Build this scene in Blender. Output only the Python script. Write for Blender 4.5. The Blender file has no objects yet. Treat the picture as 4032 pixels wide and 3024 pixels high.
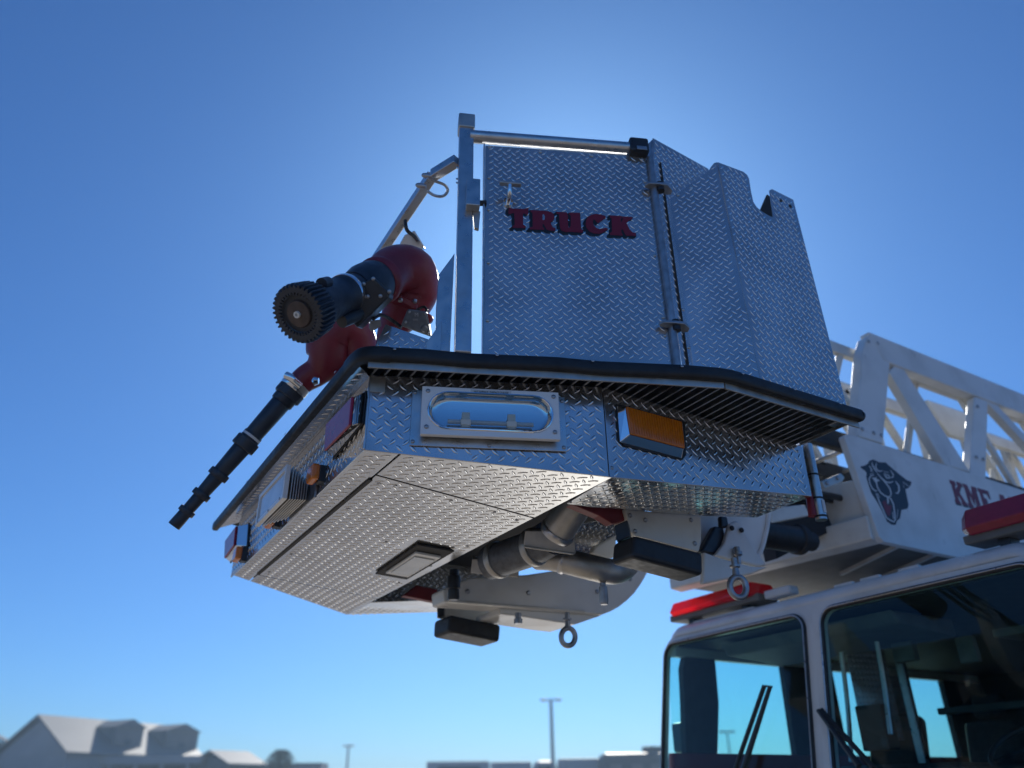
import bpy, bmesh, math, random
from mathutils import Vector, Matrix
random.seed(7)
sc = bpy.context.scene
col = sc.collection
# ---------------------------------------------------------------- camera
FPX, CX, CY = 3030.0, 2016.0, 1512.0            # photograph is 4032 x 3024
PITCH, ROLL, HEAD = math.radians(27.9), math.radians(0.75), math.radians(58.9)
Z = Vector((0, 0, 1))
_fh = Vector((math.cos(HEAD), math.sin(HEAD), 0)); _r = Vector((math.sin(HEAD), -math.cos(HEAD), 0))
CW = _fh*math.cos(PITCH) + Z*math.sin(PITCH); _up = -_fh*math.sin(PITCH) + Z*math.cos(PITCH)
CR = _r*math.cos(ROLL) - _up*math.sin(ROLL); CU = _up*math.cos(ROLL) + _r*math.sin(ROLL)
CAM = Vector((0, 0, 1.6))
cd = bpy.data.cameras.new('camera'); cam = bpy.data.objects.new('camera', cd); col.objects.link(cam)
cd.sensor_width = 36; cd.lens = 36*FPX/4032; cd.clip_start = .05; cd.clip_end = 6000
m = Matrix((CR, CU, -CW)).transposed().to_4x4(); m.translation = CAM; cam.matrix_world = m
cd.dof.use_dof = True; cd.dof.focus_distance = 3.15; cd.dof.aperture_fstop = 1.25
sc.camera = cam
# ---------------------------------------------------------------- sky, sun, exposure
SUN_EL, SUN_HEAD = math.radians(36.5), math.radians(53.5)
sdir = Vector((math.cos(SUN_HEAD)*math.cos(SUN_EL), math.sin(SUN_HEAD)*math.cos(SUN_EL), math.sin(SUN_EL)))
w = bpy.data.worlds.new('World'); sc.world = w; w.use_nodes = True
nt = w.node_tree; bg = nt.nodes['Background']
sky = nt.nodes.new('ShaderNodeTexSky'); sky.sky_type = 'NISHITA'; sky.sun_disc = False
sky.sun_elevation = SUN_EL; sky.sun_rotation = math.pi/2 - SUN_HEAD
sky.altitude = 300; sky.air_density = 1.0; sky.dust_density = 0.8; sky.ozone_density = 6.0
wb = nt.nodes.new('ShaderNodeMix'); wb.data_type = 'RGBA'; wb.blend_type = 'MULTIPLY'; wb.inputs[0].default_value = 1
wb.inputs[7].default_value = (.378, .685, 1, 1)            # the photograph's cool white balance, the same over the whole sky
nt.links.new(sky.outputs[0], wb.inputs[6]); nt.links.new(wb.outputs[2], bg.inputs[0]); bg.inputs[1].default_value = 0.112
sl = bpy.data.lights.new('sun', 'SUN'); sl.energy = 4.0; sl.angle = math.radians(0.53); sl.color = (1, .95, .86)
so = bpy.data.objects.new('sun', sl); col.objects.link(so); so.location = (0, 0, 30)
so.rotation_euler = sdir.to_track_quat('Z', 'Y').to_euler()
sc.view_settings.view_transform = 'Standard'; sc.view_settings.look = 'None'
sc.view_settings.exposure = 0.0; sc.view_settings.gamma = 1.0
sc.render.engine = 'CYCLES'
# ---------------------------------------------------------------- pixel helpers (a pixel gives a direction; a plane gives the distance)
def ray(u, v): return CR*((u-CX)/FPX) - CU*((v-CY)/FPX) + CW
def atx(u, v, x): d = ray(u, v); return CAM + d*((x-CAM.x)/d.x)
def aty(u, v, y): d = ray(u, v); return CAM + d*((y-CAM.y)/d.y)
def atz(u, v, z): d = ray(u, v); return CAM + d*((z-CAM.z)/d.z)
def cp(u, v, dep): return CAM + ray(u, v)*dep
class Plane:
    def __init__(s, o, e, t=(0, 0, 1)):
        s.o = Vector(o); s.e = Vector(e).normalized(); t = Vector(t); s.t = (t - s.e*t.dot(s.e)).normalized()
        s.n = s.e.cross(s.t)
        if s.n.dot(CAM - s.o) < 0: s.n = -s.n
    def at(s, u, v, off=0):
        d = ray(u, v); return CAM + d*((s.o + s.n*off - CAM).dot(s.n)/d.dot(s.n))
    def st(s, u, v, off=0):
        p = s.at(u, v, off) - s.o; return p.dot(s.e), p.dot(s.t)
    def pt(s, a, b, off=0): return s.o + s.e*a + s.t*b + s.n*off
# ---------------------------------------------------------------- materials
def mat(name, colr, rough=.5, metal=0., spec=.5, noise=0., nscale=8., bump=0., bscale=60., coat=0., rvar=0., trans=0., wave=0., dirt=None):
    m = bpy.data.materials.new(name); m.use_nodes = True; t = m.node_tree; b = t.nodes['Principled BSDF']
    b.inputs['Base Color'].default_value = (*colr, 1); b.inputs['Roughness'].default_value = rough
    b.inputs['Metallic'].default_value = metal; b.inputs['Specular IOR Level'].default_value = spec
    b.inputs['Coat Weight'].default_value = coat; b.inputs['Transmission Weight'].default_value = trans
    tc = t.nodes.new('ShaderNodeTexCoord')
    def nz(scale, detail=6.):
        n = t.nodes.new('ShaderNodeTexNoise'); n.inputs['Scale'].default_value = scale; n.inputs['Detail'].default_value = detail
        t.links.new(tc.outputs['Object'], n.inputs['Vector']); return n
    if noise or dirt:
        n = nz(nscale); r = t.nodes.new('ShaderNodeValToRGB'); e = r.color_ramp.elements
        lo = dirt if dirt else tuple(c*(1-noise) for c in colr); hi = colr if dirt else tuple(min(1, c*(1+noise*.5)) for c in colr)
        e[0].position = .3; e[0].color = (*lo, 1); e[1].position = .55 if dirt else .7; e[1].color = (*hi, 1)
        t.links.new(n.outputs['Fac'], r.inputs['Fac']); t.links.new(r.outputs['Color'], b.inputs['Base Color'])
    if rvar:
        n = nz(nscale*1.7); mr = t.nodes.new('ShaderNodeMapRange'); mr.inputs['From Min'].default_value = .3; mr.inputs['From Max'].default_value = .7
        mr.inputs['To Min'].default_value = max(.02, rough-rvar); mr.inputs['To Max'].default_value = rough+rvar
        t.links.new(n.outputs['Fac'], mr.inputs['Value']); t.links.new(mr.outputs['Result'], b.inputs['Roughness'])
    if bump:
        n = nz(bscale, 3.); bp = t.nodes.new('ShaderNodeBump'); bp.inputs['Strength'].default_value = bump; bp.inputs['Distance'].default_value = .002
        t.links.new(n.outputs['Fac'], bp.inputs['Height']); t.links.new(bp.outputs['Normal'], b.inputs['Normal'])
    if wave:                                            # shallow dents and oil-canning of thin sheet
        n = nz(4.5, 2.); bp2 = t.nodes.new('ShaderNodeBump'); bp2.inputs['Strength'].default_value = wave; bp2.inputs['Distance'].default_value = .02
        t.links.new(n.outputs['Fac'], bp2.inputs['Height'])
        if bump: t.links.new(bp2.outputs['Normal'], bp.inputs['Normal'])
        else: t.links.new(bp2.outputs['Normal'], b.inputs['Normal'])
    return m
def lens_mat(name, colr):                               # thin coloured plastic that lets light through
    m = bpy.data.materials.new(name); m.use_nodes = True; t = m.node_tree; t.nodes.clear()
    o = t.nodes.new('ShaderNodeOutputMaterial'); m1 = t.nodes.new('ShaderNodeMixShader'); m2 = t.nodes.new('ShaderNodeMixShader')
    tr = t.nodes.new('ShaderNodeBsdfTransparent'); tl = t.nodes.new('ShaderNodeBsdfTranslucent'); g = t.nodes.new('ShaderNodeBsdfGlossy'); g.inputs['Roughness'].default_value = .12
    tr.inputs[0].default_value = (*colr, 1); tl.inputs[0].default_value = (*colr, 1); m1.inputs[0].default_value = .55; m2.inputs[0].default_value = .06
    t.links.new(tr.outputs[0], m1.inputs[1]); t.links.new(tl.outputs[0], m1.inputs[2]); t.links.new(m1.outputs[0], m2.inputs[1]); t.links.new(g.outputs[0], m2.inputs[2]); t.links.new(m2.outputs[0], o.inputs[0])
    return m
def glass_mat(name, tint, refl=.9):
    m = bpy.data.materials.new(name); m.use_nodes = True; t = m.node_tree; t.nodes.clear()
    o = t.nodes.new('ShaderNodeOutputMaterial'); mx = t.nodes.new('ShaderNodeMixShader'); tr = t.nodes.new('ShaderNodeBsdfTransparent')
    g = t.nodes.new('ShaderNodeBsdfGlossy'); lw = t.nodes.new('ShaderNodeLayerWeight'); lw.inputs[0].default_value = .5
    pw = t.nodes.new('ShaderNodeMath'); pw.operation = 'POWER'; pw.inputs[1].default_value = 4.5; t.links.new(lw.outputs['Facing'], pw.inputs[0])
    f = t.nodes.new('ShaderNodeMath'); f.operation = 'MULTIPLY_ADD'; f.inputs[1].default_value = .9; f.inputs[2].default_value = .025; t.links.new(pw.outputs[0], f.inputs[0])
    tr.inputs[0].default_value = (*tint, 1); g.inputs['Roughness'].default_value = .02; g.inputs[0].default_value = (refl, refl, refl, 1)
    t.links.new(f.outputs[0], mx.inputs[0]); t.links.new(tr.outputs[0], mx.inputs[1]); t.links.new(g.outputs[0], mx.inputs[2]); t.links.new(mx.outputs[0], o.inputs[0])
    return m
M = {
 'tread': mat('tread_aluminium', (.60, .60, .60), .17, .84, noise=.24, nscale=4, rvar=.09, bump=.10, bscale=35, wave=.10),
 'lug': mat('tread_lug_aluminium', (.76, .76, .76), .17, 1, noise=.06, nscale=30),
 'alu': mat('bare_aluminium', (.62, .62, .62), .34, 1, noise=.14, nscale=14, rvar=.10, bump=.1, bscale=90),
 'alu_dull': mat('dull_cast_aluminium', (.56, .545, .51), .46, .9, noise=.25, nscale=11, rvar=.1, bump=.25, bscale=60),
 'chrome': mat('chrome', (.86, .87, .88), .05, 1),
 'steel': mat('galvanised_steel', (.42, .43, .45), .42, .9, noise=.3, nscale=25, bump=.2),
 'white': mat('white_truck_paint', (.81, .81, .78), .34, 0, dirt=(.66, .65, .61), nscale=3.2, coat=.2, rvar=.08, bump=.04, bscale=30),
 'white_dirty': mat('grimy_white_paint', (.76, .75, .69), .42, 0, dirt=(.60, .57, .51), nscale=5, coat=.15, bump=.05),
 'nozzle': mat('worn_black_nozzle', (.022, .030, .045), .42, 0, spec=.6, noise=.35, nscale=22, rvar=.1, bump=.2),
 'lampwhite': mat('white_lamp_enamel', (.90, .90, .88), .28, 0, coat=.4),
 'rubber': mat('black_rubber', (.019, .020, .022), .5, 0, noise=.4, nscale=18, bump=.3, bscale=50, rvar=.08),
 'plastic': mat('black_plastic', (.026, .029, .034), .36, 0, noise=.3, nscale=20, rvar=.08),
 'dark': mat('dark_cavity_metal', (.03, .031, .034), .7, 0, noise=.3),
 'deck': mat('dark_deck_mat', (.022, .023, .025), .8),
 'red': mat('dark_red_enamel', (.21, .014, .028), .46, 0, noise=.22, nscale=9, coat=.12, rvar=.1, bump=.35, bscale=110),
 'redframe': mat('red_frame_paint', (.20, .02, .022), .5, 0, noise=.3, nscale=9),
 'redlens': mat('red_lens', (.33, .010, .040), .22, 0, noise=.15, nscale=25, coat=.15),
 'redlens_clear': lens_mat('red_light_bar_plastic', (.95, .05, .10)),
 'castgrey': mat('cast_grey_metal', (.15, .16, .175), .5, .4, noise=.3, nscale=40, bump=.4, bscale=80),
 'amber': mat('amber_lens', (.88, .24, .015), .16, 0, coat=.5, trans=.2),
 'amberdark': mat('dark_amber_lens', (.90, .24, .006), .18, 0, coat=.5, trans=.25, noise=.2, nscale=30),
 'lens_white': mat('frosted_lens', (.60, .62, .62), .22, 0, noise=.2, nscale=6, coat=.4, bump=.3, bscale=70),
 'ceramic': mat('ceramic_clip', (.72, .68, .58), .5),
 'print_red': mat('red_print', (.20, .010, .028), .4), 'print_navy': mat('navy_print', (.012, .018, .036), .42),
 'print_black': mat('black_print', (.012, .012, .014), .4), 'print_white': mat('white_print', (.68, .69, .68), .4),
 'interior': mat('dark_cab_trim', (.045, .046, .048), .65, 0, noise=.3, nscale=12), 'seat': mat('seat_fabric', (.05, .05, .052), .9, 0, noise=.4, nscale=30),
 'trim_grey': mat('grey_cab_trim', (.16, .16, .15), .6, 0, noise=.2),
 'glass': glass_mat('windscreen_glass', (.77, .945, .94)), 'sideglass': glass_mat('side_glass', (.82, .965, .96)), 'clearglass': glass_mat('lamp_glass', (.93, .95, .95)),
 'tyre': mat('tyre_rubber', (.02, .02, .02), .85), 'truckred': mat('red_truck_paint', (.35, .015, .02), .3, coat=.5),
 'roofmetal': mat('pale_metal_roof', (.165, .165, .17), .55, 0, noise=.12, nscale=.6), 'wall_far': mat('far_wall', (.36, .36, .37), .8, 0, noise=.15, nscale=.4),
 'shingle': mat('dark_shingle', (.16, .165, .18), .8, 0, noise=.2, nscale=1.), 'trailer': mat('trailer_skin', (.38, .39, .42), .5, 0, noise=.1, nscale=.7),
 'trailer_dark': mat('dark_panel', (.05, .06, .08), .4), 'pole': mat('galvanised_pole', (.34, .35, .36), .5, .3),
 'leaf': mat('far_foliage', (.035, .05, .025), .8, 0, noise=.4, nscale=3), 'bark': mat('bark', (.07, .055, .04), .9),
}
# ---------------------------------------------------------------- objects
WL = {}
def empty(name, loc, label, cat, group=None):
    o = bpy.data.objects.new(name, None); col.objects.link(o); o.location = loc; WL[o.name] = Vector(loc)
    o.empty_display_size = .1; o['label'] = label; o['category'] = cat
    if group: o['group'] = group
    return o
def link(o, parent, wloc):
    col.objects.link(o); wloc = Vector(wloc); WL[o.name] = wloc
    if parent is not None: o.parent = parent; o.location = wloc - WL[parent.name]
    else: o.location = wloc
    return o
def inst(name, src, parent, wloc):                 # another piece that shares the mesh of src
    o = bpy.data.objects.new(name, src.data); link(o, parent, wloc)
    o.rotation_euler = src.rotation_euler
    for md in src.modifiers:
        if md.type == 'BEVEL':
            n = o.modifiers.new('bevel', 'BEVEL'); n.width = md.width; n.segments = md.segments; n.limit_method = 'ANGLE'
    return o
class MB:
    def __init__(s): s.v = []; s.f = []
    def add(s, vs, fs):
        k = len(s.v); s.v += [Vector(p) for p in vs]; s.f += [tuple(i+k for i in f) for f in fs]; return s
    def box(s, c, size, ax=None):
        c = Vector(c); ax = [Vector(a).normalized() for a in ax] if ax else [Vector((1, 0, 0)), Vector((0, 1, 0)), Vector((0, 0, 1))]
        h = [ax[i]*(size[i]/2) for i in range(3)]
        vs = [c + h[0]*a + h[1]*b + h[2]*d for a in (-1, 1) for b in (-1, 1) for d in (-1, 1)]
        fs = [(0, 1, 3, 2), (4, 6, 7, 5), (0, 4, 5, 1), (2, 3, 7, 6), (0, 2, 6, 4), (1, 5, 7, 3)]
        if ax[0].cross(ax[1]).dot(ax[2]) < 0: fs = [tuple(reversed(f)) for f in fs]
        return s.add(vs, fs)
    def bar(s, p, q, wd, ht, up=Z):
        p, q = Vector(p), Vector(q); d = (q-p).normalized(); up = Vector(up); a = d.cross(up).normalized(); b = a.cross(d)
        return s.box((p+q)/2, ((q-p).length, wd, ht), (d, a, b))
    def prism(s, pts, vec):
        pts = [Vector(p) for p in pts]; vec = Vector(vec); n = len(pts)
        nn = Vector((0, 0, 0))
        for i in range(n): nn += (pts[i]-pts[0]).cross(pts[(i+1) % n]-pts[0])
        if nn.dot(vec) > 0: pts = pts[::-1]
        vs = pts + [p+vec for p in pts]
        fs = [tuple(range(n)), tuple(range(2*n-1, n-1, -1))] + [(i, i+n, (i+1) % n + n, (i+1) % n) for i in range(n)]
        return s.add(vs, fs)
    def lathe(s, p, d, prof, seg=24, mod=None, cap=True):
        p, d = Vector(p), Vector(d).normalized(); a = d.orthogonal().normalized(); b = d.cross(a); vs = []; fs = []
        for k, (t, r) in enumerate(prof):
            for i in range(seg):
                th = 2*math.pi*i/seg; rr = r*(mod(k, i) if mod else 1)
                vs.append(p + d*t + a*(rr*math.cos(th)) + b*(rr*math.sin(th)))
        for k in range(len(prof)-1):
            for i in range(seg):
                j = (i+1) % seg; fs.append((k*seg+i, k*seg+j, (k+1)*seg+j, (k+1)*seg+i))
        if cap: fs += [tuple(range(seg-1, -1, -1)), tuple((len(prof)-1)*seg+i for i in range(seg))]
        return s.add(vs, fs)
    def cyl(s, p, q, r, r2=None, seg=20):
        p, q = Vector(p), Vector(q); return s.lathe(p, q-p, [(0, r), ((q-p).length, r if r2 is None else r2)], seg)
    def tube(s, path, r, seg=12, closed=False, flat=None, sq=None):
        path = [Vector(p) for p in path]; n = len(path); rs = r if isinstance(r, (list, tuple)) else [r]*n; vs = []; fs = []; a = None
        for k in range(n):
            t = (path[(k+1) % n] - path[k-1]) if closed else (path[min(k+1, n-1)] - path[max(k-1, 0)]); t.normalize()
            if a is None: a = flat.cross(t).normalized() if flat is not None else t.orthogonal().normalized()
            a = (a - t*a.dot(t)).normalized(); b = t.cross(a)
            for i in range(seg):
                th = 2*math.pi*i/seg; c_, s_ = math.cos(th), math.sin(th)
                if sq: f_ = (c_**4+s_**4)**-.25; c_ *= f_*sq; s_ *= f_
                vs.append(path[k] + (a*c_ + b*s_)*rs[k])
        for k in range(n if closed else n-1):
            for i in range(seg):
                j = (i+1) % seg; k2 = (k+1) % n; fs.append((k*seg+i, k*seg+j, k2*seg+j, k2*seg+i))
        if not closed: fs += [tuple(range(seg-1, -1, -1)), tuple((n-1)*seg+i for i in range(seg))]
        return s.add(vs, fs)
    def build(s, name, material, parent=None, smooth=False, bevel=0., kind=None, label=None, seg=2, angle=40):
        lo = Vector([min(p[i] for p in s.v) for i in range(3)]); hi = Vector([max(p[i] for p in s.v) for i in range(3)]); c = (lo+hi)/2
        me = bpy.data.meshes.new(name); me.from_pydata([p-c for p in s.v], [], s.f); me.validate()
        me.materials.append(M[material])
        if smooth:
            for p in me.polygons: p.use_smooth = True
            me.set_sharp_from_angle(angle=math.radians(angle))
        o = bpy.data.objects.new(name, me); link(o, parent, c)
        if bevel:
            b = o.modifiers.new('bevel', 'BEVEL'); b.width = bevel; b.segments = seg; b.limit_method = 'ANGLE'; b.angle_limit = math.radians(35)
        if kind: o['kind'] = kind
        if label: o['label'] = label
        return o
def smooth_path(pts, n=6):                          # Catmull-Rom
    pts = [Vector(p) for p in pts]; out = []
    for i in range(len(pts)-1):
        p0, p1, p2, p3 = pts[max(i-1, 0)], pts[i], pts[i+1], pts[min(i+2, len(pts)-1)]
        for k in range(n):
            t = k/n; out.append(.5*((2*p1) + (p2-p0)*t + (2*p0-5*p1+4*p2-p3)*t*t + (3*p1-p0-3*p2+p3)*t**3))
    return out + [pts[-1]]
def lerp_list(a, n): # resample a list of radii to n values
    return [a[min(int(k*(len(a)-1)/(n-1)), len(a)-2)]*(1-(k*(len(a)-1)/(n-1) - min(int(k*(len(a)-1)/(n-1)), len(a)-2))) + a[min(int(k*(len(a)-1)/(n-1)), len(a)-2)+1]*(k*(len(a)-1)/(n-1) - min(int(k*(len(a)-1)/(n-1)), len(a)-2)) for k in range(n)]
def inside(p, poly):
    c = False; n = len(poly)
    for i in range(n):
        a, b = poly[i], poly[(i+1) % n]
        if (a[1] > p[1]) != (b[1] > p[1]) and p[0] < (b[0]-a[0])*(p[1]-a[1])/(b[1]-a[1]) + a[0]: c = not c
    return c
def edge_dist(p, poly):
    d = 1e9; n = len(poly)
    for i in range(n):
        a, b = poly[i], poly[(i+1) % n]; vx, vy = b[0]-a[0], b[1]-a[1]; L = vx*vx+vy*vy or 1e-9
        t = max(0, min(1, ((p[0]-a[0])*vx + (p[1]-a[1])*vy)/L)); d = min(d, math.hypot(p[0]-a[0]-vx*t, p[1]-a[1]-vy*t))
    return d
def tread(name, pts, parent, e=None, pitch=.041, thick=.004, margin=.016, rot=0., holes=(), mirror=False, label=None, bevel=.0015):
    """aluminium tread plate: a thin sheet with raised lugs (one joined sub-part)"""
    pts = [Vector(p) for p in pts]; n = Vector((0, 0, 0)); c = sum(pts, Vector((0, 0, 0)))/len(pts)
    for i in range(len(pts)): n += (pts[i]-c).cross(pts[(i+1) % len(pts)]-c)
    n.normalize()
    if n.dot(CAM-c) < 0: n = -n
    e1 = (Vector(e) if e is not None else pts[1]-pts[0]); e1 = (e1 - n*e1.dot(n)).normalized(); e2 = n.cross(e1)
    plate = MB().prism(pts, -n*thick).build(name, 'tread', parent, bevel=bevel, label=label)
    poly = [((p-c).dot(e1), (p-c).dot(e2)) for p in pts]; hp = [[((Vector(q)-c).dot(e1), (Vector(q)-c).dot(e2)) for q in h] for h in holes]
    L, W, H = pitch*.83, pitch*.235, pitch*.05; mb = MB()
    x0, x1 = min(p[0] for p in poly), max(p[0] for p in poly); y0, y1 = min(p[1] for p in poly), max(p[1] for p in poly)
    for i in range(int(x0/pitch)-1, int(x1/pitch)+2):
        for j in range(int(y0/pitch)-1, int(y1/pitch)+2):
            for k in (0, 1):
                x, y = (i+.5*k)*pitch, (j+.5*k)*pitch
                if not inside((x, y), poly) or edge_dist((x, y), poly) < margin: continue
                if any(inside((x, y), h) or edge_dist((x, y), h) < margin for h in hp): continue
                th = (math.pi/4 if (k == 0) ^ mirror else -math.pi/4) + rot; ca, sa = math.cos(th), math.sin(th); vs = []
                for sc_, h in ((1, 0), (.74, H*.72), (.30, H)):
                    for (a, b) in ((-L/2, 0), (-L/7, -W/2), (L/7, -W/2), (L/2, 0), (L/7, W/2), (-L/7, W/2)):
                        a, b = a*(sc_*.4+.6), b*sc_
                        vs.append(c + e1*(x + a*ca - b*sa) + e2*(y + a*sa + b*ca) + n*(h + .0001))
                mb.add(vs, [(q+o_, (q+1) % 6+o_, (q+1) % 6+6+o_, q+6+o_) for q in range(6) for o_ in (0, 6)] + [(12, 13, 14, 15, 16, 17)])
    if mb.v: mb.build('tread_lugs', 'lug', plate, kind='stuff', smooth=True, angle=50)
    return plate
def ring_plate(mb, pl, outer, inner, depth, off, back=True, rnd=()):
    """flat frame: outer rectangle (a0,b0,a1,b1), inner closed loop of (a,b); front face at off, sides go back by depth"""
    a0, b0, a1, b1 = outer; ca = sum(p[0] for p in inner)/len(inner); cb = sum(p[1] for p in inner)/len(inner); o = []
    for (a, b) in inner:
        da, db = a-ca, b-cb; ts = []
        if da > 1e-9: ts.append((a1-ca)/da)
        if da < -1e-9: ts.append((a0-ca)/da)
        if db > 1e-9: ts.append((b1-cb)/db)
        if db < -1e-9: ts.append((b0-cb)/db)
        t = min(ts); o.append((ca+da*t, cb+db*t))
    for (A, B) in ((a0, b0), (a1, b0), (a1, b1), (a0, b1)):   # snap nearest to the corner, or round it off
        rc = [r for (x, y, r) in rnd if abs(x-A) < 1e-6 and abs(y-B) < 1e-6]
        if rc:
            r = rc[0]; qa, qb = A-math.copysign(r, A-ca), B-math.copysign(r, B-cb)
            for i, (x, y) in enumerate(o):
                if abs(x-A) < r and abs(y-B) < r:
                    L_ = math.hypot(x-qa, y-qb); o[i] = (qa+(x-qa)*r/L_, qb+(y-qb)*r/L_)
            continue
        k = min(range(len(o)), key=lambda i: (o[i][0]-A)**2+(o[i][1]-B)**2); o[k] = (A, B)
    n = len(inner); vs = [pl.pt(a, b, off) for a, b in o] + [pl.pt(a, b, off) for a, b in inner] + [pl.pt(a, b, off-depth) for a, b in o] + [pl.pt(a, b, off-depth) for a, b in inner]
    fs = []
    for i in range(n):
        j = (i+1) % n
        fs += [(i, j, n+j, n+i), (i, 2*n+i, 2*n+j, j), (n+i, n+j, 3*n+j, 3*n+i)]
        if back: fs.append((2*n+i, 3*n+i, 3*n+j, 2*n+j))
    return mb.add(vs, fs)
def stadium(ca, cb, la, lb, n=8):                    # half sizes
    r = lb; out = []
    for k in range(n+1): th = -math.pi/2 + math.pi*k/n; out.append((ca+la-r+r*math.cos(th), cb+r*math.sin(th)))
    for k in range(n+1): th = math.pi/2 + math.pi*k/n; out.append((ca-la+r+r*math.cos(th), cb+r*math.sin(th)))
    return out
def rrect(a0, b0, a1, b1, r, n=5):
    out = []
    for (A, B, s) in ((a1-r, b0+r, -90), (a1-r, b1-r, 0), (a0+r, b1-r, 90), (a0+r, b0+r, 180)):
        for k in range(n+1): th = math.radians(s+90*k/n); out.append((A+r*math.cos(th), B+r*math.sin(th)))
    return out
_riv = {}
def rivet(parent, p, n, r=.0065, material='alu'):
    n = Vector(n).normalized(); key = (round(n.x, 2), round(n.y, 2), round(n.z, 2), r, material)
    if key in _riv: return inst('rivet', _riv[key], parent, Vector(p)+n*(r*.25))
    o = MB().lathe(p, n, [(0, r), (r*.25, r*.92), (r*.45, r*.6), (r*.52, r*.15)], 10).build('rivet', material, parent, smooth=True, angle=60); _riv[key] = o
    return o
def textmesh(name, s, size, o, ex, ey, material, parent, off=0.0006, extrude=.0004, align='LEFT', xs=1.):
    cu = bpy.data.curves.new(name, 'FONT'); cu.body = s; cu.size = size; cu.extrude = extrude; cu.align_x = align; cu.resolution_u = 3
    t = bpy.data.objects.new(name, cu); col.objects.link(t); bpy.context.view_layer.update()
    me = bpy.data.meshes.new_from_object(t); bpy.data.objects.remove(t); bpy.data.curves.remove(cu)
    ex, ey = Vector(ex).normalized(), Vector(ey).normalized(); n = ex.cross(ey); o = Vector(o)
    for v in me.vertices: v.co = ex*(v.co.x*xs) + ey*v.co.y + n*(v.co.z+off)
    me.materials.clear(); me.materials.append(M[material]); me.name = name
    return link(bpy.data.objects.new(name, me), parent, o)
# ================================================================ ground
g = MB().add([(-700, -700, 0), (700, -700, 0), (700, 700, 0), (-700, 700, 0)], [(0, 1, 2, 3)])
M['ground'] = mat('pale_concrete', (.34, .272, .19), .37, 0, spec=.8, dirt=(.27, .215, .15), nscale=.35, bump=.2, bscale=40)
go = g.build('ground', 'ground'); go['kind'] = 'structure'
# ================================================================ rescue platform
ZR = 3.05
D2 = Vector((.9168, -.3994, 0)); N2 = Vector((-.3994, -.9168, 0))
A = Vector((.880, 2.518, 0)); B = Vector((1.724, 2.158, 0)); C = Vector((2.916, 2.180, 0))
ZA, ZB, ZC, ZT = 2.716, 2.647, 2.782, 3.030
YF0 = 4.598
zu = lambda x: ZA - .0817*(x-.880)
bk = empty('rescue_platform', (1.8, 3.4, 2.6), 'diamond plate aluminium ladder platform with a red TRUCK sign on its side', 'platform')
# ---- body faces
F1 = Plane(A+Z*ZA, (0, 1, 0)); F2 = Plane(A+Z*ZA, D2); F3 = Plane(B+Z*ZB, (C-B))
front = tread('front_panel', [A+Z*ZA, A+Z*ZT, (A.x, YF0, ZT), (A.x, YF0, ZA-.02)], bk, pitch=.051, e=(0, 1, 0))
tread('front_lip', [(A.x, 2.53, 3.028), (.812, 2.47, 3.032), (.806, YF0+.20, 3.032), (A.x, YF0+.02, 3.028)], bk, pitch=.051, e=(0, 1, 0), mirror=True)
side = tread('side_panel', [A+Z*ZA, B+Z*ZB, B+Z*ZT, A+Z*ZT], bk, pitch=.051, e=D2)
Bs = B + Vector((.005, 0, 0))
rear = tread('rear_side_panel', [Bs+Z*ZB, C+Z*ZC, C+Z*ZT, Bs+Z*ZT], bk, pitch=.051, e=(1, 0, 0), rot=.1)
for (u, v) in [(2390, 1556), (2410, 1842), (3140, 1777), (2750, 1656)]: rivet(rear, F3.at(u, v), F3.n, .008, 'steel')
# corner strap near the front corner
MB().prism([F2.pt(a, b, .002) for a, b in ((0.0, .24), (.06, .238), (.06, .305), (0.0, .307))], F2.n*.003).build('corner_plate', 'alu_dull', bk, bevel=.002)
MB().tube([A+Z*(2.72+k*.05) + N2*.001 for k in range(7)], .005, 6).build('weld_bead', 'alu', bk, smooth=True)
# ---- underside
def und(pts): return [(x, y, zu(x)) for x, y in pts]
ny = lambda x: A.y - .4273*(x-A.x)+.004
fy = lambda x: YF0 + .51*(x-A.x)
XR = 1.737
u1 = tread('underside_front_strip', und([(A.x, ny(A.x)), (.998, ny(.998)), (.998, fy(.998)), (A.x, fy(A.x))]), bk, pitch=.051, e=(0, 1, 0))
ls = [(1490, 2215), (1625, 2210)]
u2 = tread('access_hatch', und([(1.006, 2.717), (XR, 2.717), (XR, 4.49), (1.006, 4.49)]), bk, pitch=.051, e=(0, 1, 0),
           holes=[[atz(u, v, 2.66) for u, v in ((1466, 2260), (1638, 2128), (1810, 2165), (1607, 2288))]])
u3 = tread('underside_side_strip', und([(1.006, ny(1.006)), (XR, ny(XR)), (XR, 2.704), (1.006, 2.704)]), bk, pitch=.051, e=(0, 1, 0))
u4 = tread('underside_far_strip', und([(1.006, 4.50), (XR, 4.50), (XR, fy(XR)), (1.006, fy(1.006))]), bk, pitch=.051, e=(0, 1, 0))
for (x, y) in [(x*1.045, y*1.045) for x, y in ((1.0, 2.66), (1.06, 2.64), (1.3, 2.64), (1.5, 2.64), (1.62, 2.66), (1.0, 3.0), (1.0, 3.4), (1.0, 3.8), (1.0, 4.2), (1.62, 3.1), (1.62, 3.5), (1.62, 3.9), (1.3, 3.3))]:
    rivet(u2, (x, y, zu(x)), (-.08, 0, -1), .009, 'steel')
MB().prism(und([(.98, 2.56), (XR-.02, 2.3), (XR-.02, 4.6), (.98, 4.6)]), (0, 0, .05)).build('underside_backing', 'dark', bk).location.z += .008
MB().prism([(XR, 2.19, 2.66), (XR, 2.19, 3.03), (XR, 4.95, 3.03), (XR, 4.95, 2.66)], (-.02, 0, 0)).build('rear_bulkhead', 'alu_dull', bk)
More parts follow.
